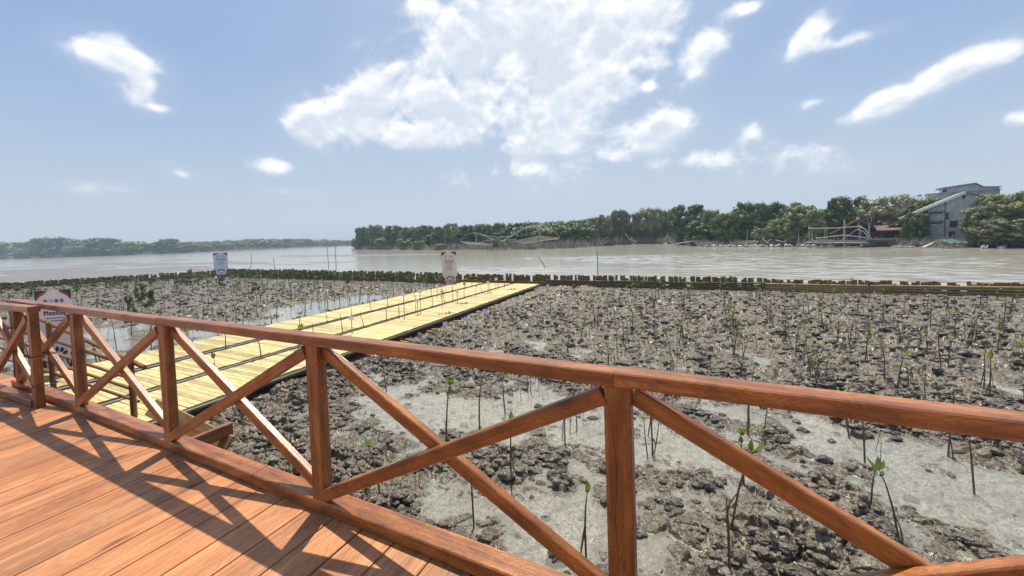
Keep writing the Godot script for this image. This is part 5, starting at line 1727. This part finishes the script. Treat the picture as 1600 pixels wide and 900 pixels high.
func lift_nets() -> void:
	var c := Color(0.37, 0.34, 0.27)
	var pale := Color(0.50, 0.47, 0.38)
	var o := thing("fishing_platform", "bamboo fishing platform on stilts between two lift nets", "platform", Vector3(-36.4, 0, -68.8) + Vector3(0.443, 0, 0.896) * 1.0, TURN)
	for k in 14:
		var x := -1.6 + k * 0.4
		stick("stilt", o, [Vector3(x, -0.7, rr(-0.6, 0.6)), Vector3(x + rr(-0.15, 0.15), rr(1.3, 2.2), rr(-0.5, 0.5))], 0.05, 0.04, c * rr(0.7, 1.1))
	for q in [[-1.9, 1.95, 2.2, 1.75], [-1.2, 2.15, 3.5, 2.6], [0.2, 2.45, 3.4, 2.55], [-2.6, 1.7, 1.0, 2.1], [-1.7, 0.45, 3.7, 0.4], [0.0, 1.6, 4.2, 1.9]]:
		stick("crossbar", o, [Vector3(q[0], q[1], 0.5), Vector3(q[2], q[3], 0.45)], 0.05, 0.045, pale * rr(0.8, 1.0))
	one("hut", M.weathered, o, -0.45, 0.55, 0.6, 3.0, -0.5, 0.3, Color(0.8, 0.8, 0.8))
	one("hut_roof", M.plain, o, -0.45, 0.95, 3.2, 3.3, -0.6, 0.4, Color(0.55, 0.55, 0.53))
	one("deck", M.weathered, o, -1.7, 4.0, 0.5, 0.6, -0.8, 0.6)
	for q in [[-0.7, 4.4], [1.1, 4.5], [2.6, 4.0]]:
		stick("mast", o, [Vector3(q[0], 0.5, 0), Vector3(q[0], q[1], 0)], 0.03, 0.02, Color(0.3, 0.3, 0.3))
	for side in 2:
		var n := thing("lift_net", ["smaller sagging lift net hung from bent poles, left of the fishing platform", "larger lift net hung from tall arched poles, right of the fishing platform"][side], "fishing net", Vector3(-36.4, 0, -68.8) + Vector3(0.443, 0, 0.896) * 1.6, TURN)
		var edge: Array
		var apex: Vector3
		if side == 0:
			edge = [Vector3(-6.9, 1.9, 0), Vector3(-5.4, 1.35, 0.6), Vector3(-3.9, 1.12, 0.9), Vector3(-0.9, 1.02, 0.3), Vector3(-2.6, 1.45, -1.6), Vector3(-5.0, 1.7, -1.5)]
			apex = Vector3(-3.85, 1.5, -0.3)
			stick("arch_pole", n, [Vector3(-7.3, 1.0, 0), Vector3(-6.9, 2.2, 0), Vector3(-5.9, 3.1, 0), Vector3(-4.9, 3.4, 0), Vector3(-3.8, 3.42, 0)], 0.05, 0.05, c * 0.8)
			stick("arch_pole", n, [Vector3(-4.4, 3.56, 0), Vector3(-3.2, 3.25, 0), Vector3(-2.0, 2.75, 0), Vector3(-0.3, 1.9, 0)], 0.05, 0.06, pale)
			stick("arch_pole", n, [Vector3(-4.3, 3.6, 0.1), Vector3(-1.4, 2.75, 0.2), Vector3(0.5, 2.4, 0.2)], 0.045, 0.06, c)
			stick("hanger", n, [Vector3(-3.79, 3.5, 0), Vector3(-3.86, 1.4, 0)], 0.07, 0.06, pale)
		else:
			edge = [Vector3(3.3, 1.55, 0.3), Vector3(5.66, 1.06, 0.9), Vector3(9.2, 1.42, 0.9), Vector3(13.0, 1.85, 0), Vector3(10.5, 2.2, -2.2), Vector3(6.5, 1.9, -2.0)]
			apex = Vector3(8.98, 2.5, -0.5)
			stick("boom", n, [Vector3(0.4, 1.1, 0.2), Vector3(5.37, 3.92, 0.2), Vector3(7.61, 4.56, 0)], 0.07, 0.05, pale)
			stick("boom", n, [Vector3(1.2, 1.3, -0.2), Vector3(5.6, 3.8, 0.0), Vector3(7.61, 4.58, 0.1)], 0.06, 0.05, c)
			stick("arch_pole", n, [Vector3(7.2, 4.5, 0), Vector3(9.69, 4.42, 0), Vector3(11.75, 3.3, 0), Vector3(13.0, 1.95, 0)], 0.05, 0.05, Color(0.36, 0.36, 0.18))
			stick("hanger", n, [Vector3(7.7, 4.55, 0), Vector3(8.5, 3.9, -0.2), Vector3(8.98, 2.5, -0.4)], 0.07, 0.06, Color(0.6, 0.59, 0.55))
		var g := Geo.new()
		var m := edge.size()
		for k in m:
			var a: Vector3 = edge[k]
			var b: Vector3 = edge[(k + 1) % m]
			for s in 4:
				var f0 := s / 4.0
				var f1 := (s + 1) / 4.0
				g.quad(a.lerp(apex, f0), b.lerp(apex, f0), b.lerp(apex, f1), a.lerp(apex, f1))
		part("net", g.mesh(), M.net, n)
		for k in 3:
			stick("net_edge", n, [edge[k], (edge[k] as Vector3).lerp(edge[k + 1], 0.5) - Vector3(0, 0.04, 0), edge[k + 1]], 0.05, 0.05, pale)
		for k in 26:
			var e: Vector3 = (edge[k % m] as Vector3).lerp(edge[(k + 1) % m], rr(0, 1))
			stick("drape", n, [e, Vector3(e.x + rr(-0.3, 0.3), rr(-0.3, 0.3), e.z + rr(-0.3, 0.2))], 0.02, 0.025, Color(0.30, 0.27, 0.22) * rr(0.7, 1.2))
	for q in [["thin stake leaning left, out in the river beyond the walkway", Vector3(-9.67, -0.4, -28.2), Vector3(-0.62, 1.0, 0)], ["thin upright stake in the river right of the walkway", Vector3(-4.04, -0.4, -22.6), Vector3(0, 1.6, 0)], ["tall thin stake beyond the left fence, first of a close pair", Vector3(-32.9, -0.4, -26.3), Vector3(-0.08, 2.3, 0)],
		["tall thin stake beyond the left fence, second of a close pair", Vector3(-31.8, -0.4, -26.3), Vector3(0.02, 2.35, 0)], ["dark stake leaning right, beyond the left fence", Vector3(-45.5, -0.4, -25.8), Vector3(0.45, 1.9, 0)], ["dark stake leaning left, right of the small far banner", Vector3(-35.8, -0.4, -22.5), Vector3(-0.1, 1.5, 0)], ["pale leaning pole in the shallows behind the tall banner", Vector3(-48.6, -0.3, -71.0), Vector3(0.95, 2.1, 0)]]:
		var s := thing("river_stake", q[0], "stake", q[1])
		stick("pole", s, [Vector3.ZERO, (q[2] as Vector3) * 0.5 + Vector3(0.01, 0, 0), q[2]], 0.032, 0.024, Color(0.12, 0.10, 0.08) if q[1].z > -60 else Color(0.45, 0.42, 0.34))

func litter() -> void:
	var c := thing("mud_lump", "black mud lump lying on the pale mud at right", "lump", Vector3(5.68, mud_at(5.68, -7.33).x, -7.33))
	var m := part("lump", clod_mesh(81), mat(Color(0.03, 0.028, 0.024), 0.5), c)
	m.scale = Vector3(0.13, 0.09, 0.11)
	var d := thing("mud_lump", "dark mud lump lying beside two stems in the middle of the right plot", "lump", Vector3(3.33, mud_at(3.33, -8.06).x, -8.06))
	var m2 := part("lump", clod_mesh(82), mat(Color(0.05, 0.045, 0.038), 0.6), d)
	m2.scale = Vector3(0.15, 0.09, 0.12)
	var e := thing("plastic_scrap", "pale green plastic scrap lying on the mud at right", "plastic scrap", Vector3(5.69, mud_at(5.69, -8.49).x + 0.01, -8.49), 0.5)
	var g := Geo.new()
	for k in 4:
		var x := -0.16 + k * 0.08
		g.quad(Vector3(x, 0.01 * sin(x * 30), 0.03), Vector3(x + 0.08, 0.01 * sin((x + 0.08) * 30), 0.035 - 0.005 * k), Vector3(x + 0.08, 0.025, -0.03), Vector3(x, 0.03, -0.035), Color(0.35, 0.58, 0.48))
	part("sheet", g.mesh(), M.plain, e)
	var f := thing("split_cane", "pale split cane lying on the mud in the middle of the right plot", "cane", Vector3(1.0, mud_at(1.0, -9.4).x + 0.03, -9.4), 0.3)
	stick("cane", f, [Vector3(-0.2, 0, 0), Vector3(0.2, 0.01, 0.02)], 0.014, 0.01, Color(0.5, 0.48, 0.38))
	# twigs and leaves on the walkway
	for q in [[-4.75, -8.6, 0.2, "small green twig dropped on the right walkway strip"], [-4.3, -7.1, 0.9, "leafy green sprig lying at the edge of the right walkway strip"], [-5.1, -10.8, 0.3, "dry brown twig lying across the far end of the walkway"], [-4.7, -11.9, 0.5, "brown leafy twig near the far end of the walkway"]]:
		var o := thing("fallen_twig", q[3], "twig", Vector3(q[0], 0.232, q[1]), q[2])
		stick("stem", o, [Vector3(-0.22, 0, 0), Vector3(0.22, 0.015, 0.03)], 0.008, 0.005, Color(0.12, 0.08, 0.05))
		for k in 4:
			var lf := part("leaf", leaf_mesh(0.1, 0.045, 0.3), M.seedling_leaf if not "brown" in q[3] else M.pole_brown, o)
			lf.position = Vector3(0.05 * k, 0.01, 0.0)
			lf.rotation = Vector3(1.2, 1.5 * k, 0)

# ------------------------------------------------------------------ build
func _ready() -> void:
	rng.seed = 20
	# camera: wide phone lens held level-ish, the lower part of a taller picture
	var cam := Camera3D.new()
	cam.name = "camera"
	cam.projection = Camera3D.PROJECTION_FRUSTUM
	cam.near = 0.05
	cam.far = 9000.0
	cam.size = 2.0 * 0.7350539 * cam.near
	cam.frustum_offset = Vector2(0, -0.0919634 * cam.near)
	cam.transform = Transform3D(Basis(Vector3(0.89627, -0.035769, -0.442064), Vector3(0.016216, 0.998719, -0.047933), Vector3(0.443213, 0.035792, 0.895702)).orthonormalized(), Vector3(1.98525, 2.2, 1.46389))
	add_child(cam)
	cam.current = true
	# sky, air, exposure
	var env := Environment.new()
	env.background_mode = Environment.BG_SKY
	env.sky = make_sky()
	env.background_energy_multiplier = 0.78
	env.tonemap_mode = Environment.TONE_MAPPER_LINEAR
	env.tonemap_exposure = 1.25
	env.sdfgi_enabled = true
	env.ssao_enabled = true
	env.ssil_enabled = true
	env.fog_enabled = true
	env.fog_density = 0.00075
	env.fog_light_color = Color(0.80, 0.88, 0.95)
	var we := WorldEnvironment.new()
	we.name = "environment"
	we.environment = env
	add_child(we)
	# sun: high, ahead of the camera
	var sun := DirectionalLight3D.new()
	sun.name = "sun"
	sun.light_energy = 1.55
	sun.light_color = Color(1.0, 0.965, 0.90)
	sun.light_angular_distance = 0.6
	sun.shadow_enabled = true
	add_child(sun)
	sun.look_at_from_position(SUN_TO.normalized() * 100.0, Vector3.ZERO, Vector3.FORWARD)

	materials()
	M.slat2 = M.slat.duplicate()
	M.slat2.albedo_color = Color(0.86, 0.85, 0.84)
	M.slat_dark = M.slat.duplicate()
	M.slat_dark.albedo_color = Color(0.74, 0.64, 0.56)
	M.pole_brown = M.pole.duplicate()
	M.pole_brown.albedo_color = Color(0.62, 0.47, 0.35)
	M.pole_tan = M.pole.duplicate()
	M.pole_tan.albedo_color = Color(0.86, 0.74, 0.64)
	M.pole_grey = M.pole.duplicate()
	M.pole_grey.albedo_color = Color(0.80, 0.74, 0.72)
	M.stake_brown = M.pole.duplicate()
	M.stake_brown.albedo_color = Color(0.62, 0.53, 0.45)

	mud()
	river()
	bank("far_bank", "low distant mangrove bank across the water at left", LEFT_SHORE, 160.0, 1.0)
	bank("headland", "low mangrove headland in the middle distance", RIGHT_SHORE, 110.0, 0.9)
	bank("near_bank", "muddy river bank at right below the trees and houses", NEAR_SHORE, 60.0, 0.8)
	deck()
	walkway()
	fences()
	trees_setup()
	all_trees()
	forest()
	undergrowth()
	house()
	hut()
	jetty()
	lift_nets()
	railing()
	bamboo_handrail()
	seedlings()
	banners()
	floats()
	dead_wood()
	litter()
